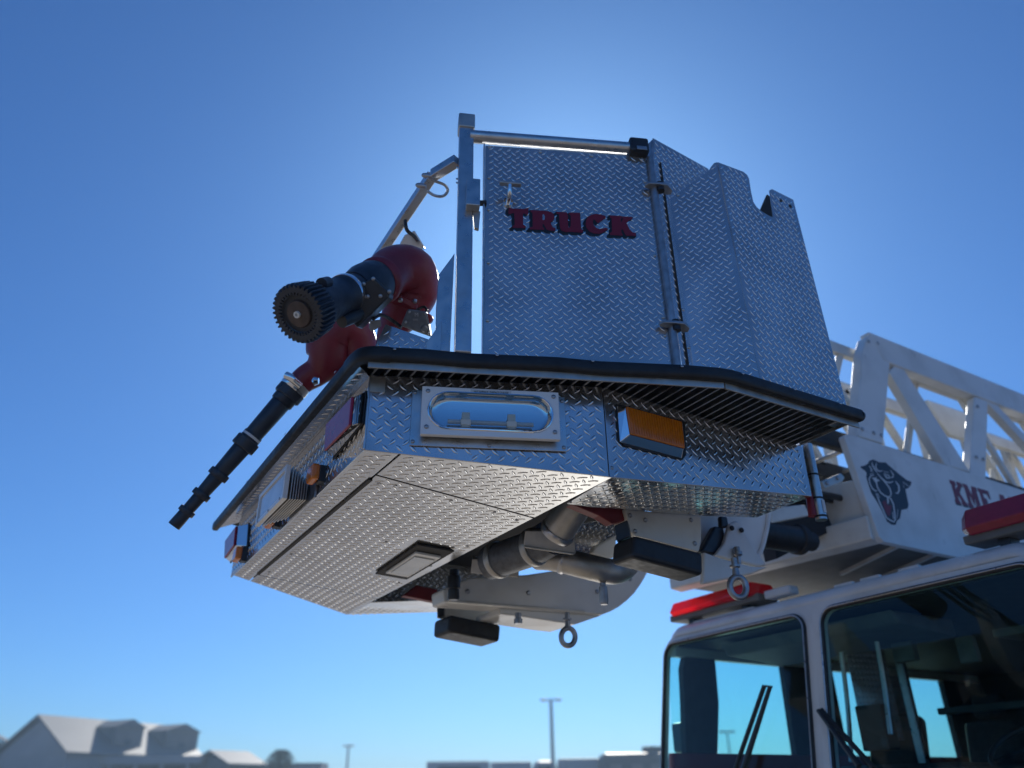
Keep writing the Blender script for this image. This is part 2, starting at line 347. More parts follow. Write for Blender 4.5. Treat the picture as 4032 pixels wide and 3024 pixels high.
# hatch dark edge (hinge gap with piano hinge)
MB().bar((1.002, 2.76, zu(1.002)-.003), (1.002, 4.47, zu(1.002)-.003), .016, .006).build('piano_hinge', 'dark', bk)
# work light set into the hatch
HP = Plane((1.36, 3.35, zu(1.36)), (0, 1, 0), (-1, 0, .0817))
q = [HP.st(u, v) for u, v in ((1475, 2253), (1590, 2143), (1790, 2165), (1590, 2275))]
HP4 = [HP.at(u, v, .004) for u, v in ((1478, 2254), (1645, 2138), (1790, 2165), (1603, 2276))]
wl = MB().prism(HP4, HP.n*.010).build('work_light', 'dark', bk, bevel=.003)
cc = sum(HP4, Vector())/4; ring = [cc+(p-cc)*.70 + HP.n*.011 for p in HP4]
MB().prism(ring, HP.n*.012).build('lamp_frame', 'white', wl, bevel=.003)
MB().prism([cc+(p-cc)*.56 + HP.n*.024 for p in HP4], HP.n*.004).build('lamp_lens', 'lens_white', wl, bevel=.002)
# sloped rear underside panel
Dp = Vector((XR, 2.477, ZB))
RP = Plane(B+Z*ZB, (C+Z*ZC-B-Z*ZB), (Dp-B-Z*ZB))
r0 = [B+Z*ZB+Vector((.012, .004, 0)), C+Z*ZC] + [RP.at(u, v) for u, v in ((2978, 2038), (2750, 2030), (2463, 2005), (2320, 1996), (2232, 1984))]
u5 = tread('rear_underside_panel', r0, bk, pitch=.051, e=(C-B))
rivet(u5, RP.at(2394, 1897), RP.n, .010, 'steel'); rivet(u5, RP.at(2243, 1977), RP.n, .010, 'steel')
u6 = tread('far_underside_panel', [(XR+.004, 4.62, ZB), (XR+.004, fy(XR), ZB), (2.87, 5.05, ZC), (2.87, 4.65, ZC+.02)], bk, pitch=.051, e=(1, 0, 0))
tread('far_inner_panel', [(1.78, 4.98, 2.67), (2.87, 5.0, 2.79), (2.87, 5.0, 3.061), (1.74, 4.98, 3.061)], bk, pitch=.051, e=(1, 0, 0))
# ---- deck, rim and grating
RIM = [(.79, 4.83, ZR), (.795, 3.6, ZR), (.80, 2.47, ZR), (.812, 2.425, ZR), (.85, 2.392, ZR)]
R1 = Vector((.85, 2.392, ZR)); R2 = Vector((2.12, 1.862, ZR)); R3 = Vector((2.91, 1.846, ZR))
MB().prism([(.82, 2.44, 3.062), (.82, 4.75, 3.062), (1.3, 5.05, 3.062), (2.93, 5.05, 3.062), (2.93, 1.86, 3.062), (2.12, 1.872, 3.062), (.86, 2.40, 3.062)], (0, 0, .012)).build('deck', 'deck', bk)
path = [Vector(p) for p in RIM] + [R1.lerp(R2, k/8)+Vector((0, 0, .004*math.sin(k*2.1))) for k in range(1, 8)] + [R2+Vector((-.03, .012, 0)), R2+Vector((.03, 0, 0))] + [R2.lerp(R3, k/4) for k in range(1, 5)]
rim = MB().tube(path, .027, 20, flat=Vector((0, 0, 1)), sq=.72).build('rubber_rim', 'rubber', bk, smooth=True)
MB().lathe(R3+Vector((-.004, 0, 0)), (1, 0, 0), [(0, .024), (.012, .022), (.02, .014), (.022, .004)], 14).build('rim_end_cap', 'rubber', rim, smooth=True)
MB().tube(smooth_path([(.799, 2.54, ZR), (.80, 2.47, ZR), (.812, 2.425, ZR), (.85, 2.392, ZR), (.90, 2.371, ZR)], 3), .0295, 20, flat=Vector((0, 0, 1)), sq=.76).build('corner_sleeve', 'rubber', rim, smooth=True)
for t in (.05, .33, .60, .86): rivet(rim, R1.lerp(R2, t)+Vector((-.010, -.024, .013)), (-.35, -.8, .48), .0065)
for t in (.08, .45, .80): rivet(rim, R2.lerp(R3, t)+Vector((0, -.026, .013)), (0, -.87, .48), .0065)
for y in (2.62, 3.3, 4.0): rivet(rim, (.772, y, ZR+.012), (-.9, 0, .45), .0065)
# aluminium angle under the rim
st = MB()
for p, q in ((Vector((.83, 2.412, 0)), R2+Vector((-.006, .018, 0))), (R2+Vector((.0, .018, 0)), R3+Vector((.0, .018, 0)))):
    p, q = Vector((p.x, p.y, 3.005)), Vector((q.x, q.y, 3.005)); st.bar(p+Z*.007, q+Z*.007, .008, .030)
st.build('rim_angle', 'alu_dull', bk, bevel=.002)
for p, q in ((A, B), (B, C)):
    MB().prism([p+Vector((.02, .09, 2.98)), q+Vector((0, .09, 2.98)), q+Vector((0, .09, 3.06)), p+Vector((.02, .09, 3.06))], (0, .01, 0)).build('dark_backing', 'dark', bk)  # dark plate added behind the grating so its gaps stay dark
gr = MB().bar((1.70, 2.245, 3.045), (2.94, 2.265, 3.045), .008, .03).build('grating', 'alu_dull', bk)
src = None
def rim_y(x): return 2.412 + (1.88-2.412)*(x-.83)/(2.12-.83) if x < 2.12 else 1.88 - .016*(x-2.12)/.79
def body_y(x): return A.y - .4273*(x-A.x) if x < B.x else B.y + .018*(x-B.x)
for k in range(46):
    x = .885 + k*.0452
    if x > 2.88: break
    y0, y1 = rim_y(x)+.004, body_y(x)+.085
    MB().box((x, (y0+y1)/2, 3.044), (.007, y1-y0, .024)).build('grating_bar', 'alu', gr)
MB().box((2.892, 2.03, 3.042), (.008, .28, .030)).build('grating_end', 'alu_dull', gr)
# ---- door with hinge rod
DO = Vector((.80, 2.40, 0)) + Vector((.381, .924, 0))*.085
DP = Plane(DO, Vector((.924, -.381, 0)).normalized())
dpts = [DP.at(1911, 572), DP.at(1904, 1400), DP.at(2668, 1440), DP.at(2566, 614)]
door = tread('side_door', dpts, bk, e=DP.e, thick=.03, margin=.016)
MB().bar(DP.at(1906, 572)-DP.n*.004, DP.at(1900, 1400)-DP.n*.004, .006, .032, up=DP.n).build('edge_trim', 'alu', door, bevel=.001)
for (u, v) in [(1927, 578), (2128, 598), (2330, 614), (2528, 628), (1926, 700), (1925, 826), (1924, 1034), (1920, 1262), (2541, 716), (2550, 783), (2578, 1007), (2612, 1250), (2618, 1322)]:
    rivet(door, DP.at(u, v, .001), DP.n, .008)
hx0, hx1 = DP.at(2560, 622, .012), DP.at(2668, 1446, .012)
rod = MB().cyl(hx1, hx0, .0165, seg=18).build('hinge_rod', 'steel', door, smooth=True)
for (u, v) in [(2597, 745), (2660, 1290)]:
    c0 = DP.at(u, v, .014); hb = MB()
    hb.prism([c0+DP.e*a+DP.n*b for a, b in ((-.075, .012), (-.06, .030), (-.01, .034), (.03, .030), (.062, .0), (.066, -.03), (.045, -.034), (-.01, -.012), (-.066, -.004))], Z*.014)
    hb.build('hinge_bracket', 'steel', door, bevel=.003)
    MB().cyl(c0+DP.n*.008-Z*.02, c0+DP.n*.008+Z*.028, .019, seg=12).build('hinge_pin', 'plastic', door, smooth=True)
# T handle
h0 = DP.at(2000, 800, .0); hst = DP.at(2003, 765, .05); 
th = MB().cyl(h0, h0+DP.n*.012, .022, seg=18).build('door_handle', 'chrome', door, smooth=True)
MB().tube(smooth_path([h0+DP.n*.01, h0+DP.n*.05+Z*.008, h0+DP.n*.062+Z*.05], 5), .011, 12).build('handle_stem', 'chrome', th, smooth=True)
MB().bar(h0+DP.n*.062+Z*.056-DP.e*.046, h0+DP.n*.062+Z*.056+DP.e*.052, .026, .016).build('handle_bar', 'steel', th, bevel=.006)
# TRUCK lettering (outlines in a 2212 x 922 crop at 1950,750)
zc = lambda x, y: (1950+x*.27125, 750+y*.27125)
LET = {
 'T': [(200, 243), (245, 262), (300, 262), (415, 268), (470, 256), (480, 262), (478, 340), (462, 352), (445, 345), (432, 335), (410, 330), (402, 345), (405, 490), (440, 512), (440, 545), (250, 542), (250, 515), (285, 500), (275, 330), (258, 325), (235, 335), (212, 342), (190, 335)],
 'R': [(515, 285), (740, 297), (810, 312), (848, 345), (858, 390), (845, 432), (800, 462), (818, 500), (840, 535), (872, 545), (866, 588), (780, 580), (745, 565), (722, 520), (700, 485), (688, 485), (688, 530), (712, 545), (710, 572), (500, 562), (505, 530), (545, 528), (540, 325), (517, 310)],
 'U': [(890, 310), (1040, 318), (1045, 345), (1055, 360), (1058, 500), (1065, 535), (1085, 535), (1095, 510), (1095, 360), (1070, 345), (1068, 322), (1228, 325), (1245, 560), (1275, 570), (1268, 612), (1100, 600), (1030, 605), (960, 580), (938, 530), (925, 345), (890, 335)],
 'C': [(1590, 368), (1608, 388), (1490, 478), (1470, 455), (1448, 425), (1430, 420), (1418, 435), (1418, 470), (1435, 510), (1470, 545), (1510, 558), (1550, 555), (1600, 540), (1638, 553), (1600, 590), (1560, 612), (1500, 628), (1430, 622), (1370, 595), (1330, 550), (1310, 490), (1320, 430), (1350, 380), (1400, 350), (1460, 340), (1530, 350)],
 'K': [(1665, 362), (1840, 372), (1838, 400), (1822, 415), (1824, 470), (1858, 412), (1845, 400), (1845, 378), (1990, 385), (1993, 412), (1975, 420), (1945, 430), (1905, 475), (1950, 560), (1990, 605), (2040, 618), (2043, 660), (1900, 655), (1880, 625), (1855, 570), (1840, 560), (1830, 575), (1835, 620), (1850, 635), (1850, 655), (1665, 645), (1665, 615), (1695, 600), (1690, 405), (1665, 390)]}
for ch, pg in LET.items():
    f = [DP.at(*zc(x, y), .0042) for x, y in pg]
    lo = MB().prism(f, -DP.n*.0004).build('letter', 'print_red', door, label='red letter %s' % ch)
    cen = sum(f, Vector())/len(f); grow = [cen+(p-cen)*1.035-DP.n*.0012 for p in f]
    sh = DP.at(*zc(962, 428), .0022)-DP.at(*zc(1000, 400), .0022)
    MB().prism(grow, sh-DP.n*.0016).build('letter_shadow', 'print_black', lo)
hole = [DP.at(*zc(x, y), .0046) for x, y in ((685, 345), (712, 352), (722, 388), (715, 425), (688, 430))]
MB().prism(hole, -DP.n*.0002).build('letter_counter', 'tread', door)
# ---- corner post, cap, latch box, top rail
PP = Plane(DO - DP.n*.01, DP.e)
p_t, p_b = PP.at(1836, 500), PP.at(1821, 1400)
pe = DP.e
post = MB().bar(p_b, p_t, .066, .06, up=DP.n).build('corner_post', 'alu', bk, bevel=.005)
MB().box(p_t+Z*.008, (.076, .076, .085), (pe, DP.n, Z)).build('post_cap', 'alu_dull', post, bevel=.006)
for v in (660, 705, 720): rivet(post, PP.at(1800, v, .031), DP.n, .006)
lb = PP.at(1862, 767, .05); latch = MB().box(lb, (.060, .045, .150), (pe, DP.n, Z)).build('latch_box', 'alu', post, bevel=.004)
MB().prism([PP.at(u, v, .03) for u, v in ((1862, 826), (1892, 832), (1886, 900), (1868, 895))], -DP.n*.02).build('latch_tongue', 'alu_dull', post, bevel=.002)
MB().bar(PP.at(1885, 800, .015), PP.at(1915, 800, .015), .02, .016).build('latch_bolt', 'dark', post)
ra, rb = PP.at(1850, 538, .012), PP.at(2480, 586, .012)
MB().cyl(ra, rb, .031, seg=20).build('top_rail', 'alu', bk, smooth=True)
cl = MB().box(PP.at(2510, 590, .012), (.094, .082, .088), (pe, DP.n, Z)).build('rail_clamp', 'plastic', bk, bevel=.012)
MB().box(PP.at(2528, 582, .056), (.05, .004, .022), (pe, DP.n, Z)).build('clamp_plate', 'steel', cl, bevel=.003)
# gusset on the front side of the post
gp = [PP.at(u, v, .02) for u, v in ((1790, 995), (1778, 1013), (1728, 1080), (1718, 1200), (1716, 1290), (1716, 1380), (1772, 1385))]
MB().prism(gp, -DP.n*.03).build('gusset_post', 'alu', bk, bevel=.003)
gq = [PP.at(u, v, .035) for u, v in ((1740, 1262), (1678, 1350), (1678, 1392), (1735, 1388))]
MB().prism(gq, -DP.n*.006).build('gusset_plate', 'alu', bk, bevel=.002)
# small tread box in front of the monitor
BX = Plane(Vector((.86, 2.50, 3.05)), DP.e)
bxp = [BX.at(u, v) for u, v in ((1462, 1392), (1518, 1276), (1700, 1340), (1722, 1400))]
tread('control_box', bxp, bk, e=DP.e, thick=.02, margin=.012)
MB().prism([p - BX.n*.021 for p in bxp], -BX.n*.16).build('control_box_body', 'alu_dull', bk, bevel=.004)
# front top rail with rope loop and junction box
z_r = 4.13
fr = MB(); a0, a1, a2 = atz(1800, 632, z_r), atz(1706, 690, z_r), atz(1395, 1150, z_r)
fr.bar(a0, a1, .045, .045); fr.bar(a1+(a1-a0).normalized()*.01, a2, .045, .045)
frl = fr.build('front_rail', 'alu', bk, bevel=.004)
MB().bar(a2, a2+Vector((.02, 0, -.95)), .045, .045, up=(1, 0, 0)).build('front_rail_post', 'alu', bk, bevel=.004)
dpt = (a1-CAM).dot(CW)
lp = [cp(u, v, dpt-.02) for u, v in ((1682, 752), (1712, 770), (1745, 772), (1763, 750), (1750, 728), (1715, 714), (1700, 706))]
MB().tube(smooth_path(lp, 5), .007, 8).build('rope_loop', 'steel', frl, smooth=True)
for (u, v) in ((1672, 697), (1648, 736)):
    q0 = cp(u, v, dpt); MB().lathe(q0+CR*.035, -CR+CU*.2, [(0, .012), (.03, .014), (.045, .010), (.05, .004)], 10).build('loop_bolt', 'steel', frl, smooth=True)
jb = [cp(u, v, dpt+.12) for u, v in ((1592, 925), (1632, 907), (1670, 968), (1652, 1000), (1610, 1010), (1560, 985))]
MB().prism(jb, CW*.06).build('junction_box', 'alu', frl, bevel=.004)
MB().tube(smooth_path([cp(1596, 868, dpt+.02), cp(1602, 905, dpt), cp(1630, 930, dpt+.05), cp(1642, 945, dpt+.1)], 5), .009, 8).build('conduit', 'rubber', frl, smooth=True)
# ---- shroud panels: hinge strip, recess panel, flank, outer panel
Kb, Fb, Eb = aty(2729, 1440, 2.05), aty(2994, 1495, 1.89), aty(3330, 1580, 1.895)
S1 = Plane((Kb.x, Kb.y, 0), (1, .02, 0)); S2 = Plane((Kb.x, Kb.y, 0), (Fb.x-Kb.x, Fb.y-Kb.y, 0)); S3 = Plane((Fb.x, Fb.y, 0), (Eb.x-Fb.x, Eb.y-Fb.y, 0))
s1 = tread('recess_panel', [S1.at(u, v) for u, v in ((2571, 543), (2789, 664), (2800, 690), (2640, 788), (2731, 1460), (2690, 1460), (2560, 620))], bk, e=(1, 0, 0), margin=.012)
s2 = tread('flank_panel', [S2.at(u, v) for u, v in ((2634, 784), (2790, 672), (2800, 655), (2812, 641), (2825, 638), (2996, 1508), (2731, 1462))], bk, e=(1, -.15, 0), mirror=True, margin=.012)
s3 = tread('outer_panel', [S3.at(u, v) for u, v in ((2827, 638), (2928, 676), (2942, 688), (2950, 703), (2958, 755), (2967, 795), (2980, 815), (3002, 834), (3030, 850), (3046, 856), (3030, 749), (3040, 744), (3124, 786), (3336, 1605), (2998, 1510))], bk, e=(1, 0, 0), thick=.005, margin=.012)
for (u, v) in ((2721, 738), (2670, 768)): rivet(s2, S2.at(u, v), S2.n, .008)
for (u, v) in ((2582, 600), (2650, 1020), (2690, 1220), (2712, 1368)): rivet(s1, S1.at(u, v), S1.n, .008)
for (u, v) in ((3075, 790), (3112, 812)): rivet(s3, S3.at(u, v), S3.n, .011, 'plastic')
MB().prism([S3.at(u, v, -.16) for u, v in ((2985, 850), (3022, 765), (3060, 800), (3060, 870))], -S3.n*.01).build('inner_flap', 'deck', bk)
MB().bar(S1.at(2600, 640, .004), S1.at(2712, 1455, .004), .006, .007).build('panel_seam', 'dark', bk)
pk = S1.at(2571, 543)
MB().bar(S1.at(2566, 560, .01), S1.at(2560, 640, .01), .03, .02).build('shroud_edge_trim', 'steel', bk, bevel=.004)
# inner frame behind the shroud, ties the panels to the deck
MB().bar((Eb.x-.05, Eb.y+.04, 3.03), (Eb.x-.05, Eb.y+.04, 3.9), .05, .05, up=(1, 0, 0)).build('shroud_frame_post', 'alu', bk, bevel=.004)
# ---- side floodlight
FO = .055; sts = [F2.st(u, v, FO) for u, v in ((1663, 1513), (2200, 1552), (2207, 1736), (1655, 1704))]
fa0, fa1 = (sts[0][0]+sts[3][0])/2, (sts[1][0]+sts[2][0])/2; fb1, fb0 = (sts[0][1]+sts[1][1])/2, (sts[2][1]+sts[3][1])/2
sm = [F2.st(u, v, .004) for u, v in ((1620, 1539), (2228, 1560), (2228, 1783), (1615, 1751))]
ma0, ma1 = (sm[0][0]+sm[3][0])/2, (sm[1][0]+sm[2][0])/2; mb1, mb0 = (sm[0][1]+sm[1][1])/2, (sm[2][1]+sm[3][1])/2
fl = MB().prism([F2.pt(a, b, .003) for a, b in ((ma0, mb0), (ma1, mb0), (ma1, mb1), (ma0, mb1))], F2.n*.004).build('side_floodlight', 'alu', bk, bevel=.002)
ca, cb = (fa0+fa1)/2, (fb0+fb1)/2; ha, hb_ = (fa1-fa0)/2, (fb1-fb0)/2
inn = stadium(ca, cb+.003, ha*.90, hb_*.76, 10)
ring_plate(MB(), F2, (fa0, fb0, fa1, fb1), inn, .022, FO).build('lamp_frame', 'lampwhite', fl, bevel=.0025)
MB().prism([F2.pt(a, b, .008) for a, b in ((fa0+.01, fb0+.01), (fa1-.01, fb0+.01), (fa1-.01, fb1-.01), (fa0+.01, fb1-.01))], F2.n*.006).build('lamp_housing_back', 'alu_dull', fl)
hw = MB(); ring_plate(hw, F2, (fa0+.012, fb0+.010, fa1-.012, fb1-.012), [(ca+(a-ca)*1.03, cb+(b-cb)*1.03) for a, b in inn], .026, FO-.022); hw.build('lamp_housing', 'alu_dull', fl, bevel=.002)
refl = MB(); lv = [(1., FO-.004), (.96, FO-.024), (.90, FO-.034), (.82, FO-.0385), (.72, FO-.040)]; nn = len(inn); vs = []; fs = []
for s_, o_ in lv: vs += [F2.pt(ca+.004+(a-ca-.004)*(1-(1-s_)*.42), cb+.004+(b-cb-.004)*s_, o_) for a, b in inn]
for k in range(len(lv)-1):
    for i in range(nn): j = (i+1) % nn; fs.append((k*nn+i, k*nn+j, (k+1)*nn+j, (k+1)*nn+i))
fs.append(tuple((len(lv)-1)*nn+i for i in range(nn)))
refl.add(vs, fs).build('reflector', 'chrome', fl, smooth=True, angle=70)
rimm = MB().tube([F2.pt(a, b, FO+.001) for a, b in inn], .0045, 8, closed=True).build('lens_gasket', 'chrome', fl, smooth=True)
MB().prism([F2.pt(ca+.004+(a-ca-.004)*.985, cb+.004+(b-cb-.004)*.97, FO-.003) for a, b in inn], -F2.n*.002).build('lens', 'clearglass', fl)
MB().cyl(F2.pt(ca-ha*.62, cb-hb_*.36, FO-.018), F2.pt(ca+ha*.62, cb-hb_*.36, FO-.018), .009, seg=12).build('lamp_tube', 'lens_white', fl, smooth=True)
for s_ in (-.36, .30):
    k0 = F2.pt(ca+ha*s_, cb-hb_*.30, FO-.016); MB().box(k0, (.03, .02, .062), (F2.e, F2.n, Z)).box(k0-Z*.012+F2.n*.004, (.038, .02, .024), (F2.e, F2.n, Z)).build('ceramic_clip', 'ceramic', fl, bevel=.003)
for a, b in ((fa0+.022, fb1-.02), (fa1-.02, fb1-.02), (fa0+.022, fb0+.03), (fa1-.02, fb0+.03)): rivet(fl, F2.pt(a, b, FO+.0005), F2.n, .009, 'steel')
for a, b in ((ma0+.012, mb1-.012), (ma0+.012, mb0+.016), (ma1-.012, mb0+.016), (ma1-.012, mb1-.02), ((ma0+ma1)/2, mb0+.012)): rivet(fl, F2.pt(a, b, .007), F2.n, .008, 'steel')
lab = F2.pt(ca-.075, fb1-.0165, FO+.0006)
MB().prism([F2.pt(a, b, FO+.0004) for a, b in ((ca-.078, fb1-.022), (ca+.078, fb1-.022), (ca+.078, fb1-.004), (ca-.078, fb1-.004))], F2.n*.0004).build('warning_sticker', 'print_white', fl)
textmesh('warning_text', 'HOT SURFACE / SURFACE CHAUDE', .0105, F2.pt(ca, fb1-.017, FO+.001), F2.e, Z, 'print_black', fl, align='CENTER', xs=.80)
# ---- amber turn lamp on the rear side panel
tb = [F3.at(u, v, .001) for u, v in ((2424, 1594), (2690, 1660), (2696, 1790), (2684, 1812), (2460, 1756), (2432, 1725))]
tl = MB().prism([F3.at(u, v, .001) for u, v in ((2422, 1590), (2694, 1662), (2698, 1795), (2684, 1814), (2455, 1758), (2430, 1728))], F3.n*.008).build('turn_lamp', 'rubber', bk, bevel=.004)
bz = [F3.at(u, v, .010) for u, v in ((2428, 1597), (2688, 1666), (2693, 1792), (2682, 1806), (2458, 1750), (2436, 1722))]
lz = [F3.at(u, v, .036) for u, v in ((2461, 1603), (2680, 1663), (2692, 1768), (2479, 1712))]
mb = MB(); o4 = [F3.at(u, v, .010) for u, v in ((2428, 1597), (2690, 1664), (2684, 1806), (2440, 1742))]
mb.add(o4+lz, [(0, 1, 5, 4), (1, 2, 6, 5), (2, 3, 7, 6), (3, 0, 4, 7), (0, 3, 2, 1)]); mb.build('chrome_bezel', 'chrome', tl, bevel=.003)
MB().prism(lz, F3.n*.010).build('lens', 'amberdark', tl, bevel=.004)
cz = sum(lz, Vector())/4
rb_ = None
for k in range(22):
    t = (k+.5)/22; p, q = lz[0].lerp(lz[1], t)+F3.n*.0105, lz[3].lerp(lz[2], t)+F3.n*.0105; p, q = p.lerp(q, .05), p.lerp(q, .95)
    MB().bar(p, q, .0035, .003, up=F3.n).build('lens_rib', 'amberdark', tl)
# ---- red marker lights and amber clearance lamps on the front panel
def red_marker(base, lens, off):
    bs = [F1.at(u, v, .003) for u, v in base]; ln = [F1.at(u, v, off) for u, v in lens]
    t = MB().prism([p+(p-sum(bs, Vector())/4)*.06 for p in bs], F1.n*.008).build('red_marker_light', 'rubber', bk, bevel=.004)
    b2 = [p+F1.n*.009 for p in bs]
    MB().add(b2+ln, [(0, 1, 5, 4), (1, 2, 6, 5), (2, 3, 7, 6), (3, 0, 4, 7), (0, 3, 2, 1)]).build('chrome_bezel', 'chrome', t, bevel=.003)
    MB().prism(ln, F1.n*.012).build('lens', 'redlens', t, bevel=.005); return t
red_marker(((1443, 1545), (1432, 1668), (1318, 1806), (1325, 1690)), ((1397, 1562), (1386, 1676), (1286, 1778), (1293, 1672)), .062)
red_marker(((984, 2062), (978, 2150), (912, 2215), (916, 2120)), ((936, 2072), (928, 2148), (890, 2200), (893, 2130)), .05)
for (u, v, s_) in ((1272, 1876, 1.), (1098, 2053, 1.), (966, 2189, 1.)):
    a, b = F1.st(u, v); t = MB().box(F1.pt(a-.012, b, .012), (.05, .03, .075), (F1.e, F1.n, Z)).build('clearance_lamp', 'plastic', bk, bevel=.004)
    MB().prism([F1.pt(a+da, b+db, .026) for da, db in ((-.042, -.030), (.034, -.036), (.044, -.02), (.044, .03), (.03, .038), (-.042, .038))], F1.n*.034).build('lens', 'amber', t, bevel=.010, seg=3)
# ---- finned front floodlight
fo = .14; lf = [F1.st(u, v, fo) for u, v in ((1116, 1838), (1127, 1942), (1015, 2063), (1009, 1968))]
a0 = (lf[0][0]+lf[1][0])/2; a1 = (lf[2][0]+lf[3][0])/2; b1 = (lf[0][1]+lf[3][1])/2; b0 = (lf[1][1]+lf[2][1])/2
bp = MB().prism([F1.pt(a, b, .002) for a, b in ((a0-.015, b0+.02), (a1-.06, b0+.02), (a1-.06, b1+.02), (a0-.015, b1+.02))], F1.n*.012).build('front_floodlight', 'steel', bk, bevel=.003)
am, bm = (a0+a1)/2, (b0+b1)/2
MB().box(F1.pt(am, bm, .07), ((a1-a0)*.6, .11, (b1-b0)*.5), (F1.e, F1.n, Z)).build('lamp_body', 'alu_dull', bp, bevel=.004)
for k in range(7):
    MB().box(F1.pt(am, bm, .026+k*.0135), ((a1-a0)*(.70+.045*k), .005, (b1-b0)*(.58+.065*k)), (F1.e, F1.n, Z)).build('cooling_fin', 'alu_dull', bp)
rp = rrect(a0+.02, b0+.02, a1-.02, b1-.02, .01, 4)
ring_plate(MB(), F1, (a0, b0, a1, b1), rp, .02, fo).build('lamp_frame', 'white', bp, bevel=.002)
MB().prism([F1.pt(a, b, fo-.006) for a, b in rp], -F1.n*.006).build('lens', 'lens_white', bp)
for t in (.1, .5, .9): rivet(bp, F1.pt(a0+(a1-a0)*t, b0+.010, fo+.0005), F1.n, .006, 'steel')
# ---- canister tube at the rear corner
t0, t1 = atz(3170, 1752, 2.95), None
yk = C.y + .03
t0, t1 = aty(3176, 1752, yk), aty(3235, 2048, yk)
cn = MB().cyl(t1, t0, .026, seg=20).build('document_canister', 'alu', bk, smooth=True)
ax = (t0-t1).normalized()
for t in (.04, .27, .58): MB().lathe(t1+(t0-t1)*t-ax*.004, ax, [(0, .0275), (.009, .0275)], 20).build('strap', 'rubber', cn, smooth=True)
MB().prism([t1+(t0-t1)*a + Vector((b, -.0268, 0)) for a, b in ((.08, -.008), (.24, -.008), (.24, .012), (.08, .012))], (0, -.0006, 0)).build('paper_label', 'print_white', cn)
MB().cyl(t1+Vector((-.03, .02, .02)), t1+Vector((-.02, .02, .13)), .02, seg=12).build('red_marker_bottle', 'red', cn, smooth=True)
# ---- under-structure of the platform: brackets, bumpers, pipes, eye bolts
def pp(poly, y, dy, name, material, par, bev=.004):
    return MB().prism([aty(u, v, y) for u, v in poly], (0, dy, 0)).build(name, material, par, bevel=bev)
pp([(2250, 1984), (2465, 2006), (2462, 2050), (2412, 2062), (2360, 2030)], 2.60, .05, 'red_bracket', 'redframe', bk)
pp([(1722, 2320), (1640, 2305), (1590, 2345), (1725, 2372)], 4.36, .05, 'red_bracket', 'redframe', bk)
pp([(2460, 2003), (2760, 2032), (2762, 2128), (2752, 2172), (2500, 2108), (2482, 2090)], 2.58, .10, 'bumper_mount', 'white_dirty', bk)
pp([(1748, 2366), (1965, 2395), (1960, 2462), (1748, 2424)], 4.30, .10, 'bumper_mount', 'white_dirty', bk)
def bump(front, back, name='rubber_bumper'):
    return MB().add(front+back, [(0, 3, 2, 1), (4, 5, 6, 7), (0, 1, 5, 4), (1, 2, 6, 5), (2, 3, 7, 6), (3, 0, 4, 7)]).build(name, 'rubber', bk, bevel=.02, seg=3)
f4 = [aty(u, v, 2.42) for u, v in ((2498, 2104), (2770, 2176), (2772, 2266), (2492, 2192))]
bump(f4, [p+Vector((.0, .15, .0)) for p in f4])
for t in (.33, .70):
    p = f4[3].lerp(f4[2], t)+Vector((.0, .06, .0045)); MB().lathe(p, (0.1, 0, -1), [(-.01, .014), (.002, .014), (.003, .010)], 14).build('bumper_bolt', 'dark', bk, smooth=True)
g4 = [aty(u, v, 4.18) for u, v in ((1772, 2419), (1974, 2460), (1968, 2528), (1768, 2488))]
bump(g4, [p+Vector((.0, .22, .0)) for p in g4])
MB().prism([aty(u, v, 2.52) for u, v in ((2418, 2068), (2470, 2045), (2482, 2110), (2430, 2135))], (.05, .05, 0)).build('rubber_plug', 'plastic', bk, bevel=.006)
MB().prism([aty(u, v, 4.28) for u, v in ((1720, 2385), (1748, 2375), (1748, 2425), (1722, 2430))], (.04, .05, 0)).build('rubber_plug', 'plastic', bk, bevel=.006)
# water pipes
def pipe(pts, r, name, material, par, seg=24):
    return MB().tube(smooth_path(pts, 6) if len(pts) > 2 else pts, r, seg).build(name, material, par, smooth=True)
d0 = 3.56
pipe([cp(2275, 1975, d0-.02), cp(2235, 2030, d0), cp(2190, 2100, d0+.03)], .078, 'water_pipe', 'alu_dull', bk)
ax = (cp(2190, 2100, d0+.03)-cp(2235, 2030, d0)).normalized()
MB().lathe(cp(2200, 2085, d0+.02), ax, [(0, .082), (.012, .086), (.024, .082), (.034, .078)], 24).build('pipe_collar', 'alu', bk, smooth=True)
def fplate(px, dep, th, name):
    return MB().prism([cp(u, v, d_) for (u, v), d_ in zip(px, dep)], CW*th).build(name, 'alu_dull', bk, bevel=.004)
fplate([(2062, 2150), (2068, 2090), (2262, 2090), (2267, 2180)], [d0+.02]*4, .05, 'flange_plate')
fplate([(2062, 2150), (2267, 2180), (2256, 2186), (2066, 2158)], [d0+.005]*4, .06, 'flange_foot')
pipe([cp(2160, 2120, d0+.10), cp(2090, 2160, d0+.16), cp(1930, 2215, d0+.35)], .085, 'swivel_pipe', 'castgrey', bk)
axd = (cp(1930, 2215, d0+.35)-cp(2090, 2160, d0+.16)).normalized()
for t, r in ((.0, .094), (.26, .095)):
    MB().lathe(cp(2115, 2150, d0+.13)+axd*t*1., axd, [(0, r-.006), (.008, r), (.03, r), (.038, r-.006)], 28).build('swivel_ring', 'alu_dull', bk, smooth=True)
fplate([(1853, 2256), (1860, 2200), (2042, 2220), (2043, 2275)], [d0+.42]*4, .06, 'flange_plate')
pipe([cp(2120, 2195, d0+.30), cp(2190, 2200, d0+.22), cp(2330, 2235, d0+.18), cp(2420, 2250, d0+.25), cp(2475, 2215, d0+.42), cp(2500, 2120, d0+.5)], .062, 'discharge_pipe', 'alu_dull', bk)
